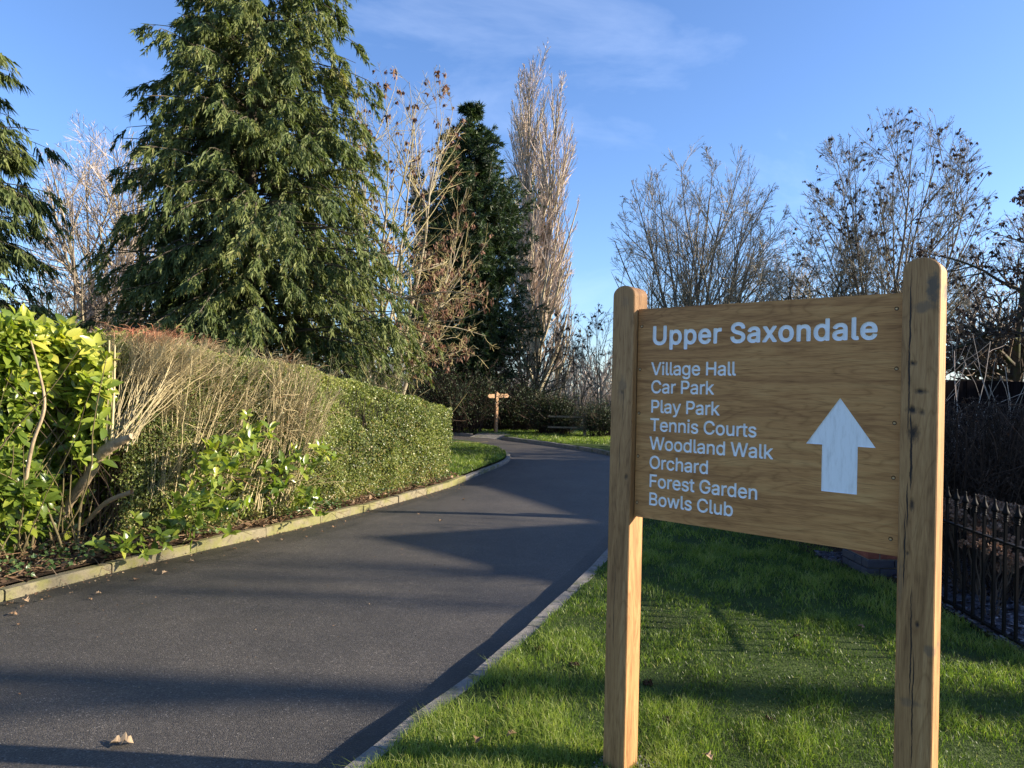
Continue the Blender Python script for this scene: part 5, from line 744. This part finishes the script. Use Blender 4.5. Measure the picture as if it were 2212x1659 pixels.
# low sprigs under the bare shrub
sp = []; 
for (x, y, Yd, k_, sp_) in [(440, 1000, 7.0, 18, .17), (450, 1085, 6.75, 14, .15), (405, 1110, 6.7, 8, .12), (520, 1000, 7.3, 14, .18), (560, 930, 7.6, 10, .16), (640, 1010, 8.1, 12, .14), (670, 1085, 8.2, 10, .12), (690, 985, 8.3, 8, .10), (420, 745, 7.9, 3, .05), (265, 1180, 6.2, 8, .12), (330, 1145, 6.45, 9, .14), (590, 1050, 7.7, 9, .14), (490, 1060, 7.2, 10, .15)]:
    c = at(x, y, Yd); sp.append(c+rng.normal(0, sp_, (k_, 3))*[.8, .8, 1])
T3 = np.concatenate(sp); T3 = T3[T3[:, 2] > .06]; D3 = rng.normal(0, .5, (len(T3), 3))+[.4, -.35, .6]
m = 330; Y = rng.uniform(6.5, 8.4, m); T4 = np.stack([hx(Y)-rng.uniform(.2, .75, m), Y, rng.uniform(.1, .97, m)*htop(Y)], 1); D4 = rng.normal(0, .45, (m, 3))+[.5, -.3, .4]; T5 = np.array([at(rng.uniform(150, 236), rng.uniform(700, 1000), rng.uniform(6.45, 6.8)) for _ in range(110)]); T4 = np.concatenate([T4, T5]); D4 = np.concatenate([D4, rng.normal(0, .4, (110, 3))+[.7, -.4, .3]]); T2 = np.concatenate([T2, T4]); D2 = np.concatenate([D2, D4])
T1[:, 2] -= .15*np.clip(T1[:, 2]-1.2, 0, 1); T2[:, 2] -= .20*(T2[:, 2] > 1.6)
A1 = rosettes(T1, D1, 6, .15); A2 = rosettes(T2, D2, 6, .15); A3 = rosettes(T3, D3, 6, .13)
lp, ld, ln_, ls = [np.concatenate([a[i] for a in (A1, A2, A3)]) for i in range(4)]
vis = np.abs(lp[:, 0]/lp[:, 1]+.0) < .80; lp, ld, ln_, ls = lp[vis], ld[vis], ln_[vis], ls[vis]
ok_ = (lp[:, 2] > .03); lp, ld, ln_, ls = lp[ok_], ld[ok_], ln_[ok_], ls[ok_]
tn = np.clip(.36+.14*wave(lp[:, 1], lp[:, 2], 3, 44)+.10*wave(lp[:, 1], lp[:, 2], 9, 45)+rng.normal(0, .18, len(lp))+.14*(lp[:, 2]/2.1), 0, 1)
near = np.argsort(np.linalg.norm(lp-CAM, axis=1)-ls*6+np.where(np.abs(lp[:, 0]/lp[:, 1]) > .71, 5, 0))
near_i = near[:290]; rest = near[290:]
tone_mesh = []
for tv in (.15, .32, .48, .62, .78, .93):
    me = bpy.data.meshes.new('leaf'); me.from_pydata(LT.tolist(), [], LF.tolist()); me.materials.append(M_laurel)
    a_ = me.attributes.new('tone', 'FLOAT', 'FACE'); a_.data.foreach_set('value', np.full(len(LF), tv, np.float32)); me.polygons.foreach_set('use_smooth', [True]*len(LF)); tone_mesh.append(me)
for i in near_i:
    D = ld[i]; S_ = unit(np.cross(D, ln_[i])); N_ = np.cross(S_, D); s = ls[i]
    o = link('leaf', tone_mesh[int(np.argmin(abs(np.array([.15, .32, .48, .62, .78, .93])-tn[i])))], laurel)
    q = lp[i]-LO; o.matrix_local = Matrix(((S_[0]*s, D[0]*s, N_[0]*s, q[0]), (S_[1]*s, D[1]*s, N_[1]*s, q[1]), (S_[2]*s, D[2]*s, N_[2]*s, q[2]), (0, 0, 0, 1)))
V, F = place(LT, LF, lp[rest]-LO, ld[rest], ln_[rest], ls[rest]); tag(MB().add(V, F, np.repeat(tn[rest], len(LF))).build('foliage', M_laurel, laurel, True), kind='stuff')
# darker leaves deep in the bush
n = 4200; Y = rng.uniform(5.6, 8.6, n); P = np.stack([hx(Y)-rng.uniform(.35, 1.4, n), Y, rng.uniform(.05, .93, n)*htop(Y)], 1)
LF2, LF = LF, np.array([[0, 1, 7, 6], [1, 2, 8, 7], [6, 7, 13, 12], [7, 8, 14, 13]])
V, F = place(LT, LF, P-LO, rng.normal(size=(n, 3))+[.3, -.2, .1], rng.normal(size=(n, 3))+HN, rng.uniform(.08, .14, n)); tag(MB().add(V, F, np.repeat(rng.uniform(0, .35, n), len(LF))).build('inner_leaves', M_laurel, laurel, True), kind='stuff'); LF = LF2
m = 70; Y = rng.uniform(5.4, 7.1, m); s = np.stack([hx(Y)-rng.uniform(-.05, .5, m), Y, np.zeros(m)], 1); d = rng.normal(0, .4, (m, 3)); d[:, 2] = 1
P = grow(s, d, rng.uniform(1.0, 2.2, m), 9, .03, .09); V, F = tubes(P, np.linspace(1.3, .4, 9)[None]*rng.uniform(.004, .011, (m, 1)), 5); mb = MB(); mb.add(V-LO, F, 0)
mb.build('stems', M_twiglichen, laurel, True)
# thick grey stem seen through the leaves at the left
c = np.array([at(38, 1165, 6.3), at(52, 1060, 6.2), at(70, 960, 6.12), at(96, 880, 6.1), at(84, 800, 6.1), at(60, 715, 6.3)]); V, F = tubes(smooth_path(c, 5), np.linspace(.021, .007, 26)[None][0], 7); MB().add(V-LO, F).build('stem', M_barkcut, laurel, True)

# bare shrub: a cut limb carrying a fan of straight tan shoots with red tips
shrub = thing('bare_shrub', 'flat-topped leafless shrub of straight tan shoots with red tips springing from a thick cut limb', 'shrub', tuple(at(125, 1145, 7.4)*[1, 1, 0]))
SO = np.array(shrub.location)
lb = smooth_path([at(118, 1160, 6.95), at(150, 1085, 6.85), at(190, 1030, 6.7), at(216, 985, 6.6), at(243, 962, 6.55), at(284, 942, 6.5)], 6)
rr = np.interp(np.linspace(0, 1, len(lb)), [0, .35, .75, 1], [.048, .046, .054, .028])*(1+.10*np.sin(np.arange(len(lb))*1.9))
m = MB(); V, F = tubes(lb, rr, 9); m.add(V-SO, F); ke = len(V)-9; m.add(V[-9:]-SO, list(range(9))); m.build('limb', M_barkcut, shrub, True)
V, F = tubes(smooth_path([at(185, 1130, 6.9), at(230, 1085, 6.7), at(285, 1062, 6.6)], 5), np.full(11, .022), 7); MB().add(V-SO, F).build('limb', M_barkcut, shrub, True)
def shoots(root, O, bases, tips, n, r0, name, top=None, side=(5, .22), tones=(.25, .75)):
    reseed(name+str(n))
    bi = rng.uniform(0, len(bases)-1, n); b = np.stack([np.interp(bi, np.arange(len(bases)), bases[:, k]) for k in range(3)], 1)+rng.normal(0, .045, (n, 3))
    q = np.clip(bi/(len(bases)-1)+rng.normal(0, .13, n), .02, 1)*(len(tips)-1); tt = np.stack([np.interp(q, np.arange(len(tips)), tips[:, k]) for k in range(3)], 1)+rng.normal(0, [.09, .16, .05], (n, 3))
    K = 10; f = np.linspace(0, 1, K)[None, :, None]; bow = rng.normal(0, .05, (n, 1, 3)); P = b[:, None]*(1-f)+tt[:, None]*f+bow*np.sin(f*math.pi)+rng.normal(0, .008, (n, K, 3)); P[:, :, 2] += .05*np.sin(f[..., 0]*math.pi); P[:, :, 2] = np.minimum(P[:, :, 2], htop(P[:, :, 1])+rng.normal(.04, .06, (n, 1)))
    r = r0*rng.uniform(.55, 1.3, (n, 1))*np.linspace(1.2, .45, K)[None]; m = MB(); V, F = tubes(P, r, 4); bt = rng.uniform(*tones, n)
    tz = np.repeat(np.clip((P[:, 1:, 2]-top[0])/(top[1]-top[0]), 0, 1) if top is not None else np.zeros((n, K-1)), 4, 1).reshape(-1); bt4 = np.repeat(bt, (K-1)*4); m.add(V-O, F, bt4*(1-tz)+tz*rng.uniform(.8, 1, len(tz)))
    m.build(name, M_shoot, root)
    m = MB(); Pp = P; ll = np.full(len(P), side[1])
    for gi in range(2):
        s, d, t, pi = spawn(Pp, side[0]+(2 if gi == 0 else -1), .42 if gi == 0 else .2, 1, 28, 9); l2 = ll[pi]*rng.uniform(.4, 1.2, len(t)); Q = grow(s, d, l2, 4, .10, .07)
        if top is not None: Q[:, :, 2] = np.minimum(Q[:, :, 2], top[1]+.05+rng.normal(0, .035, (len(Q), 1)))
        lim_ = htop(Q[:, :, 1])+rng.normal(.03, .05, (len(Q), 1)); Q[:, :, 2] = np.minimum(Q[:, :, 2], lim_)
        rb = r0*(.42, .30)[gi]; V, F = tubes(Q, np.linspace(1.1, .7, 4)[None]*np.full((len(Q), 1), rb), 3)
        tz = np.repeat(np.clip((Q[:, 1:, 2]-top[0])/(top[1]-top[0]), 0, 1) if top is not None else np.zeros((len(Q), 3)), 3, 1).reshape(-1); b4 = np.repeat(rng.uniform(*tones, len(Q)), 9)
        m.add(V-O, F, np.clip(b4*(1-tz)+tz*rng.uniform(.78, 1, len(tz)), 0, 1)); Pp = Q; ll = l2*.62
    tag(m.build('twigs', M_shoot, root), kind='stuff')
bases = np.array([at(225, 970, 6.66), at(245, 958, 6.6), at(262, 950, 6.58), at(286, 938, 6.56)])
tips = np.array([at(238, 712, 7.1), at(270, 712, 7.1), at(330, 728, 7.15), at(400, 745, 7.25), at(450, 775, 7.4)])
shoots(shrub, SO, bases, tips, 70, .0042, 'shoots', (1.84, 2.09), (7, .24), (.28, .66))
shoots(shrub, SO, np.array([at(300, 1080, 7.1), at(345, 1085, 7.2), at(400, 1090, 7.35)]), np.array([at(285, 722, 7.0), at(360, 740, 7.2), at(450, 775, 7.4)]), 30, .0042, 'shoots', (1.82, 2.08), (7, .24), (.35, .7))
for a_, b_, c_ in [((229, 975), (234, 850), (236, 735)), ((240, 965), (246, 850), (248, 745))]:
    p = smooth_path([at(*a_, 6.55), at(*b_, 6.6), at(*c_, 6.75)], 6); V, F = tubes(p, np.linspace(.013, .009, len(p)), 7); MB().add(V-SO, F, .62).build('shoot', M_shoot, shrub, True)
# second tangle further along, leaning up to the right
shrub2 = thing('bare_shrub', 'tangled pale twigs leaning to the right between the red-tipped shrub and the clipped hedge', 'shrub', tuple(at(470, 1100, 7.7)*[1, 1, 0])); SO2 = np.array(shrub2.location)
bases = np.array([at(340, 1050, 7.3), at(420, 1090, 7.4), at(500, 1100, 7.7), at(580, 1095, 8.1), at(625, 1090, 8.4)]); tips = np.array([at(430, 800, 7.5), at(500, 790, 7.7), at(570, 790, 8.0), at(640, 800, 8.4), at(700, 850, 8.7)])
shoots(shrub2, SO2, bases, tips, 40, .0050, 'shoots', (1.80, 2.4), (5, .30), (.3, .75))
n = 200; s = np.stack([rng.uniform(330, 680, n), rng.uniform(860, 1080, n)], 1); yd = np.interp(s[:, 0], [330, 680], [7.15, 8.5]); B_ = np.array([at(a, b, c) for (a, b), c in zip(s, yd)])
d = np.tile([.5, -.1, .55], (n, 1))+rng.normal(0, .35, (n, 3)); P = grow(B_, d, rng.uniform(.25, .8, n), 6, .01, .13); mb = MB(); V, F = tubes(P, np.linspace(.0045, .0022, 6)[None]*np.ones((n, 1)), 3); mb.add(V-SO2, F, np.repeat(rng.uniform(.1, .7, n), 15))
s, d, t, pi = spawn(P, 4, .1, 1, 45); Q = grow(s, d, rng.uniform(.06, .25, len(t)), 4, .02, .12); V, F = tubes(Q, np.full((len(Q), 4), .0018), 3); mb.add(V-SO2, F, np.repeat(rng.uniform(.1, .9, len(Q)), 9)); tag(mb.build('stray_twigs', M_shoot, shrub2), kind='stuff')
# a third, finer flush where the twigs merge with the privet
shrub3 = thing('bare_shrub', 'fine reddish shoots poking through the near end of the clipped hedge', 'shrub', tuple(at(620, 1090, 8.4)*[1, 1, 0])); SO3 = np.array(shrub3.location)
bases = np.array([at(560, 1085, 8.0), at(600, 1090, 8.25), at(625, 1090, 8.4)]); tips = np.array([at(600, 800, 8.2), at(650, 800, 8.5), at(705, 880, 8.6)])
shoots(shrub3, SO3, bases, tips, 26, .0048, 'shoots', (1.35, 2.0), (6, .26), (.15, .55))

# ================================================================ FALLEN LEAVES ON THE ROAD
def oak_leaf(seed, L_=.09, curl=.35):
    r = np.random.default_rng(seed); rows = 13; V = []; F = []
    for i in range(rows):
        t = i/(rows-1); w_ = (.05 if t < .08 else .30*math.sin(math.pi*min(1, t*1.02))**.8*(1+.38*math.cos(t*3.14*7)))*(t > 0)*(t < 1)
        z = curl*(.25*math.sin(t*3)+.10*math.sin(t*9+seed)); V += [(-w_*r.uniform(.85, 1.15), t, z+w_*curl*1.3), (0, t, z), (w_*r.uniform(.85, 1.15), t, z+w_*curl*(1.5 if r.random() < .6 else .2))]
    for i in range(rows-1): F += [(i*3, i*3+1, i*3+4, i*3+3), (i*3+1, i*3+2, i*3+5, i*3+4)]
    V = np.array(V)*L_; V[:, 2] -= V[:, 2].min(); return V, np.array(F)
V, F = oak_leaf(1, .105, .5); q = G(258, 1612, -.088)
o = MB().add(V, F, .97).build('fallen_leaf', M_litter, loc=(q[0]-.05, q[1], -.086), rotz=R(-75)); tag(o, 'large curled pale oak leaf lying alone on the tarmac near the bottom left', 'leaf')
lm = [MB().add(*oak_leaf(s_, .055, .4), t_).build('fallen_leaf', M_litter) for s_, t_ in ((2, .75), (3, .55), (4, .9))]
spots = [(30, 1305), (45, 1312), (62, 1300), (18, 1326), (40, 1350), (205, 1283), (190, 1293), (300, 1250), (330, 1232), (500, 1187), (506, 1184), (560, 1172), (950, 1126), (700, 1150), (612, 1165), (905, 1112), (1000, 1080), (420, 1212), (720, 1140), (660, 1158), (350, 1240), (92, 1297), (112, 1290), (150, 1282)]
for i, (x, y) in enumerate(spots):
    q = G(x, y, -.088); o = lm[i % 3] if i < 3 else link('fallen_leaf', lm[i % 3].data)
    o.location = (q[0], q[1], -.088); o.rotation_euler = (rng.normal(0, .15), rng.normal(0, .15), rng.uniform(0, 6.28)); s_ = rng.uniform(.5, 1.25); o.scale = (s_, s_, s_)
    tag(o, 'small curled brown leaf scattered on the tarmac along the left kerb', 'leaf', 'small fallen leaves along the left kerb')
reseed('fragments'); n = 900; Y = rng.uniform(4.5, 12.5, n); X = lkx(Y)+.03+rng.exponential(.10, n); Y[:170] = rng.uniform(3.2, 10, 170); X[:170] = lkx(Y[:170])+rng.uniform(.1, 3.2, 170)
sz_ = rng.uniform(.006, .026, n); sz_[:170] *= .6; V, F = place(DIA, DIAT, np.stack([X, Y, np.full(n, -.082)], 1), rng.normal(size=(n, 3))*[1, 1, .1], rng.normal(size=(n, 3))*.35+[0, 0, 1], sz_); keep_ = X < rkx(Y)-.15
F = F.reshape(n, 2, 3)[keep_].reshape(-1, 3); tag(MB().add(V, F, np.repeat(rng.uniform(.2, 1, n)[keep_], 2)).build('leaf_crumbs', M_litter), kind='stuff', label='crumbled leaf and grit swept along the edge of the tarmac')
gs = [(1118, 1582, 'flat tan leaf lying in the grass left of the sign post'), (1036, 1590, 'pale crumpled leaf in the grass beside the right kerb'), (1540, 1640, 'tan leaf in the lit grass between the two sign posts'), (1850, 1350, 'dark brown leaf in the shaded grass left of the right sign post')]
for i, (x, y, lab) in enumerate(gs):
    q = G(x, y, .03); o = link('fallen_leaf', lm[i % 3].data, None, (q[0], q[1], .025), rng.uniform(0, 6)); o.scale = (1.1,)*3; tag(o, lab, 'leaf')
for x, y in [(1165, 1405), (1240, 1440), (1400, 1480), (1720, 1380), (1440, 1560), (1660, 1560), (2120, 1560), (1095, 1480)]:
    q = G(x, y, .0); n = 40; a = rng.uniform(0, 6.28, n); rr = rng.uniform(0, .03, n)
    V, F = place(np.array([[-.5, -.5, 0], [.5, -.4, 0], [.4, .5, 0], [-.5, .4, 0], [0, 0, .6]]), np.array([[0, 1, 4], [1, 2, 4], [2, 3, 4], [3, 0, 4]]), np.stack([rr*np.cos(a), rr*np.sin(a), rng.uniform(0, .022, n)], 1), rng.normal(size=(n, 3)), rng.normal(size=(n, 3)), rng.uniform(.008, .018, n))
    tag(MB().add(V, F).build('worm_cast', M_soil, loc=(q[0], q[1], .0)), 'small dark soil cast among the grass blades', 'soil', 'soil casts in the lawn')

# ================================================================ FINGERPOST AND RAIL FENCE BEYOND THE BEND
q = G(1071, 935); fp = thing('fingerpost', 'slim wooden fingerpost with two short arms standing on the grass beyond the bend', 'signpost', (q[0], q[1], 0), R(32))
Vq = bevbox(-.055, .055, -.055, .055, -.05, 1.46, .008); m = MB(); m.add(Vq[0], Vq[1]); m.add(Vq[0], Vq[2]); V, F = lathe([(.070, 1.46), (.0, 1.52)], 4); m.add(V, F); m.build('post', M_plainoak, fp)
for x0, x1, z in ((.06, .46, 1.36), (-.32, -.06, 1.34)):
    s_ = 1 if x1 > .05 else -1; a_, b_ = (x0, x1) if s_ > 0 else (x1, x0); e = b_+.06*s_
    V = [(a_, -.02, z-.07), (b_, -.02, z-.07), (e, -.02, z), (b_, -.02, z+.07), (a_, -.02, z+.07)]; V += [(x, .02, h) for x, _, h in V]
    F5 = [[0, 1, 2, 3, 4], [9, 8, 7, 6, 5]]; m = MB().add(V, F5); m.add(V, [[i, i+5, (i+1) % 5+5, (i+1) % 5] for i in range(5)]); m.build('arm', M_plainoak, fp)
fe = thing('rail_fence', 'low weathered post and rail fence half lost in the shrubs beyond the bend', 'fence', (2.60, 25.0, 0))
for x in (-.0, 1.05):
    Vq = bevbox(x-.05, x+.05, -.05, .05, -.05, .80, .008); m = MB(); m.add(Vq[0], Vq[1]); m.add(Vq[0], Vq[2]); m.build('post', M_fencewood, fe)
for z in (.30, .68):
    V, F = box(-1.3, 1.1, .052, .08, z-.03, z+.03); MB().add(V, F).build('rail', M_fencewood, fe)

# ================================================================ RIGHT SIDE: PIER, RAILINGS, SLATE BED, SHRUBS, TIMBER FENCE
PX, PY, PW = 3.22, 6.36, .448
pier = thing('brick_pier', 'red brick pier on a blue brick plinth behind the right sign post', 'pier', (PX, PY, 0))
V, F = box(.012, PW-.012, .012, PW-.012, -.1, 1.06); MB().add(V, F).build('mortar', M_mortar, pier)
bm_ = {}
def brick(L_, mt, k):
    if (L_, k) not in bm_:
        v, f4, f8 = bevbox(0, L_, 0, .1025, 0, .065, .004); m = MB(); m.add(v, f4); m.add(v, f8); o = m.build('brick', mt, pier); bm_[L_, k] = o.data; bpy.data.objects.remove(o)
    return bm_[L_, k]
for c_ in range(14):
    z = .008+c_*.075; blue = c_ < 2; mt, k = (M_brickblue, 'b') if blue else (M_brickred, 'r'); grow_ = .03 if c_ < 2 else 0
    e = PW+grow_; o0 = -grow_/2
    for side in range(4):
        for (a, L_) in (((0, .215), (.225, .1)) if c_ % 2 else ((0, .1), (.11, .215))):
            sc_ = (e-.1125)/(.215+.01+.1)
            o = link('brick', brick(L_, mt, k), pier); o.scale = (sc_, 1, 1)
            p = {0: (o0+a*sc_, o0), 1: (o0+e, o0+a*sc_), 2: (o0+e-a*sc_, o0+e), 3: (o0, o0+e-a*sc_)}[side]
            o.location = (p[0]+rng.normal(0, .0012), p[1]+rng.normal(0, .0012), z); o.rotation_euler[2] = side*math.pi/2
v, f4, f8 = bevbox(-.04, PW+.04, -.04, PW+.04, 1.062, 1.13, .012); m = MB(); m.add(v, f4); m.add(v, f8); m.build('coping', M_cap, pier)

rl = thing('railings', 'low black iron railings with spear-shaped finials behind the right sign post', 'railings', (3.3, 4.6, 0))
RLP = smooth_path([(3.285, 4.34), (3.29, 4.63), (3.37, 5.4), (3.45, 6.28)], 14); RS = resample(RLP, .127); RO = np.array([3.3, 4.6])
barm = box(-.0085, .0085, -.0085, .0085, -.04, .80); V, F = barm; bm0 = MB().add(V, F).build('railing_bar', M_iron, rl)
V, F = lathe([(.0085, .795), (.0145, .80), (.0145, .806), (.010, .810), (.0145, .815), (.0145, .821), (.010, .825), (.0145, .830), (.015, .835), (.012, .840), (.022, .850), (.0235, .858), (.017, .872), (.010, .895), (.007, .915), (.0085, .921), (.006, .928), (.0001, .931)], 10); fm0 = MB().add(V, F).build('finial', M_iron, bm0, True)
for i, (x, y) in enumerate(RS[::-1]):
    b = bm0 if i == 0 else link('railing_bar', bm0.data, rl); b.location = (x-RO[0], y-RO[1], 0)
    if i: link('finial', fm0.data, b)
for z, hh in ((.66, .014), (.055, .014)):
    p = resample(RLP, .06)-RO; n = len(p); nrm = unit(np.c_[np.gradient(p[:, 1]), -np.gradient(p[:, 0])]); V = []
    for a, nn_ in zip(p, nrm):
        for s_, dz in ((-1, -1), (1, -1), (1, 1), (-1, 1)): V.append((*(a+nn_*s_*.017), z+dz*hh*.5))
    F = [(i*4+k, i*4+(k+1) % 4, i*4+4+(k+1) % 4, i*4+4+k) for i in range(n-1) for k in range(4)]; MB().add(V, F).build('rail', M_iron, rl)
# timber edging and slate chippings
p = resample(RLP, .15); n = len(p); V = []
for x, y in p:
    V += [(x-.06, y, -.06), (x-.06, y, .012), (x-.035, y, .012), (x-.035, y, -.06)]
tag(MB().add(V, [(i*4+k, i*4+k+1, i*4+5+k, i*4+4+k) for i in range(n-1) for k in range(3)]).build('edging_board', M_blackwood), 'dark timber edging board between the lawn and the slate chippings', 'edging')
sheet('slate_bed_floor', [(3.27, 1.0), (12, 1.0), (12, 9), (3.05, 9), (3.05, 7.4), (3.12, 6.75), (3.35, 6.3), (3.34, 5.4), (3.26, 4.63), (3.24, 3.8), (3.28, 3.0)], .008, M_soil)
SL = np.array([[-.5, -.4, 0], [.45, -.5, 0], [.5, .35, 0], [-.2, .5, 0], [-.4, -.3, .16], [.35, -.4, .2], [.4, .25, .14], [-.15, .4, .18]]); SLF = np.array([[4, 5, 6, 7], [0, 1, 5, 4], [1, 2, 6, 5], [2, 3, 7, 6], [3, 0, 4, 7]])
n = 8500; Y = rng.uniform(2.6, 7.2, n); X = np.interp(Y, RLP[:, 1], RLP[:, 0])-.02+rng.uniform(0, 1, n)**1.4*2.2; kk = ~((Y > 6.2) & (X < 3.45) & (Y < 6.85)); X[Y > 6.85] -= .33; X, Y = X[kk], Y[kk]; n = len(X)
V, F = place(SL, SLF, np.stack([X, Y, rng.uniform(.005, .04, n)], 1), rng.normal(size=(n, 3))*[1, 1, .12], rng.normal(size=(n, 3))*.28+[0, 0, 1], np.stack([rng.uniform(.02, .05, n), rng.uniform(.03, .08, n), rng.uniform(.03, .06, n)], 1))
tag(MB().add(V, F, np.repeat(rng.uniform(0, 1, n)**1.5, 5)).build('slate_chippings', M_slate), kind='stuff', label='plum slate chippings under the railings')
# hydrangeas with dried heads
def hydrangea(label, x, y, Y, rad, heads):
    c = at(x, y, Y); root = thing('hydrangea_bush', label, 'bush', (c[0], c[1], 0), 0); top = c[2]
    a = rng.uniform(0, 6.28, heads); q = np.sqrt(rng.uniform(0, 1, heads)); H_ = np.stack([rad*q*np.cos(a), rad*q*np.sin(a), top-.07-.28*q**2*rng.uniform(.7, 1.3, heads)], 1)
    K = 7; f = np.linspace(0, 1, K)[None, :, None]; st = H_*[.25, .25, 0]; P = st[:, None]*(1-f)+H_[:, None]*f+rng.normal(0, .008, (heads, K, 3)); V, F = tubes(P, np.full((heads, K), .0045), 4); MB().add(V, F, .3).build('stems', M_twigbrown, root)
    m_ = 150
    for i in range(heads):
        dv = unit(rng.normal(size=(m_, 3))); dv[:, 2] = np.abs(dv[:, 2])*.8-.15; B = dv*rng.uniform(.055, .085)*rng.uniform(.75, 1, (m_, 1)); V, F = place(DIA, DIAT, B, rng.normal(size=(m_, 3)), dv+rng.normal(0, .3, (m_, 3)), rng.uniform(.016, .028, m_))
        MB().add(V, F, np.repeat(rng.uniform(0, 1, m_), 2)).build('flower_head', M_dry, root, loc=tuple(H_[i]))
    return root
hydrangea('dried brown hydrangea with a broad dome of heads just right of the sign post', 2098, 1060, 5.8, .40, 24)
hydrangea('dried brown hydrangea at the right edge behind the railings', 2185, 1078, 5.6, .38, 20)
hydrangea('lower dried hydrangea in front of the other two', 2140, 1130, 5.2, .28, 11)
thicket('bare_hedge', 'brown leafless twiggy hedge in shade in front of the black timber fence', 'hedge', (6.1, 7.5, 0), 2.6, .8, 1.75, 1000, M_twigshade, 26000, M_brownleaf, lsz=.028, rad=.005, spread=.38, clip=1.52)
thicket('bare_shrub', 'low bare shrub in shade behind the railings', 'shrub', (4.7, 5.9, 0), 1.0, .55, .8, 420, M_twigshade, rad=.0035, spread=.6)
bf = thing('timber_fence', 'solid black-stained board fence at the right edge behind the brown hedge', 'fence', (3.2, 9.3, 0))
x = 0
while x < 6.5:
    w_ = .145; v, f4, f8 = bevbox(x, x+w_-.006, rng.uniform(0, .006), .022, .03, 1.86-.012*x*0+rng.normal(0, .003), .003); m = MB(); m.add(v, f4); m.add(v, f8); m.build('board', M_blackwood, bf); x += w_
for z in (.35, 1.0, 1.6): V, F = box(0, 6.5, .026, .07, z, z+.07); MB().add(V, F).build('rail', M_blackwood, bf)
for x in (.1, 2.2, 4.3, 6.4): V, F = box(x, x+.09, .072, .16, -.1, 1.84); MB().add(V, F).build('post', M_blackwood, bf)
# pale whippy shoots in front of the fence beside the post
thicket('bare_shrub', 'few pale whippy shoots rising past the top of the black fence', 'shrub', (5.35, 8.6, 0), .12, .1, 2.6, 14, M_twigpale, rad=.005, spread=.13)

# ================================================================ OFF TO THE RIGHT: THE HOUSES AND TREES WHOSE SHADOWS CROSS THE DRIVE
def prism(pts_a, pts_b):     # skin between two polygons of equal length, with end caps
    n = len(pts_a); V = list(pts_a)+list(pts_b); return V, [(i, (i+1) % n, n+(i+1) % n, n+i) for i in range(n)], [list(range(n-1, -1, -1)), list(range(n, 2*n))]
def house(label, org, rz, Lx, ridge_y, ridge_z, y0, z0, y1, z1, name='house'):
    # local frame: ridge runs along +x from the gable at x=0
    h = thing(name, label, 'house', org, rz); wy0, wy1 = y0+.3, y1-.3
    za = z0+(ridge_z-z0)*(wy0-y0)/(ridge_y-y0)-.14; zb = z1+(ridge_z-z1)*(y1-wy1)/(y1-ridge_y)-.14
    prof = [(wy0, -.1), (wy1, -.1), (wy1, zb), (ridge_y, ridge_z-.16), (wy0, za)]
    V, F, cp = prism([(.25, y, z) for y, z in prof], [(Lx-.25, y, z) for y, z in prof]); m = MB(); m.add(V, F); [m.add(V, c_) for c_ in cp]; m.build('wall', M_brickred, h)
    prof = [(y0, z0), (ridge_y, ridge_z), (y1, z1), (y1, z1-.12), (ridge_y, ridge_z-.13), (y0, z0-.12)]
    V, F, cp = prism([(0, y, z) for y, z in prof], [(Lx, y, z) for y, z in prof]); m = MB(); m.add(V, F); m.add(V, [[0, 1, 4, 5], [1, 2, 3, 4], [6, 11, 10, 7], [7, 10, 9, 8]]); m.build('roof', M_roof, h)
    for (yy, z) in ((ridge_y-1.2, 1.0), (ridge_y+.9, 1.0)):
        V, F = box(.21, .29, yy-.5, yy+.5, z, z+1.2); o = MB().add(V, F).build('window', M_frame, h); V, F = box(.20, .209, yy-.43, yy+.43, z+.07, z+1.13); MB().add(V, F).build('pane', M_glass, o)
    return h
house('red brick bungalow with a long lean-to roof slope', (14.0, 0, 0), 0, 9, 7.15, 5.6, 3.45, 3.93, 9.6, 3.79)
rza = math.atan2(1, 0)
house('red brick house with its ridge along the drive', (16.9, 11.6, 0), math.pi/2, 5.1, 2.25, 5.58, -.2, 3.4, 4.5, 3.4)
aW = math.atan2(11.7-8.2, 14.75-16.5)
house('brick wing joining the two houses', (16.6, 8.1, 0), aW, 4.0, 0.0, 5.52, -2.2, 3.4, 2.2, 3.4)
for (X_, Y_, H_, lab, st_) in [(28, 2.35, 16, 'thick-trunked bare tree beside the bungalow', 3), (29, 3.6, 15, 'tall bare tree behind the bungalow roof', 1), (31, 4.2, 16, 'tall slim bare tree behind the bungalow ridge', 1), (30, 4.85, 16, 'tall forked bare tree at the back of the bungalow', 2), (26, 1.4, 13, 'bare tree standing off to the right of the lawn', 1), (30, 17.2, 15, 'bare tree beyond the two-storey house', 2), (32, 20.5, 15, 'bare tree furthest along the right side of the drive', 2)]:
    root = bare_tree(lab, 1106, Y_, H_, 2.6, [(6, .4, .3, 24, .06, .06, 6, 4), (3, .3, .5, 38, .04, .1, 4, 3)], M_bark, M_twigbrown, wig=.012, r0={1: .13, 2: .2, 3: .52}[st_], stems={1: 1, 2: 2, 3: 1}[st_], spread=1.5 if st_ == 3 else 3)
    root.location = (X_, Y_, 0)
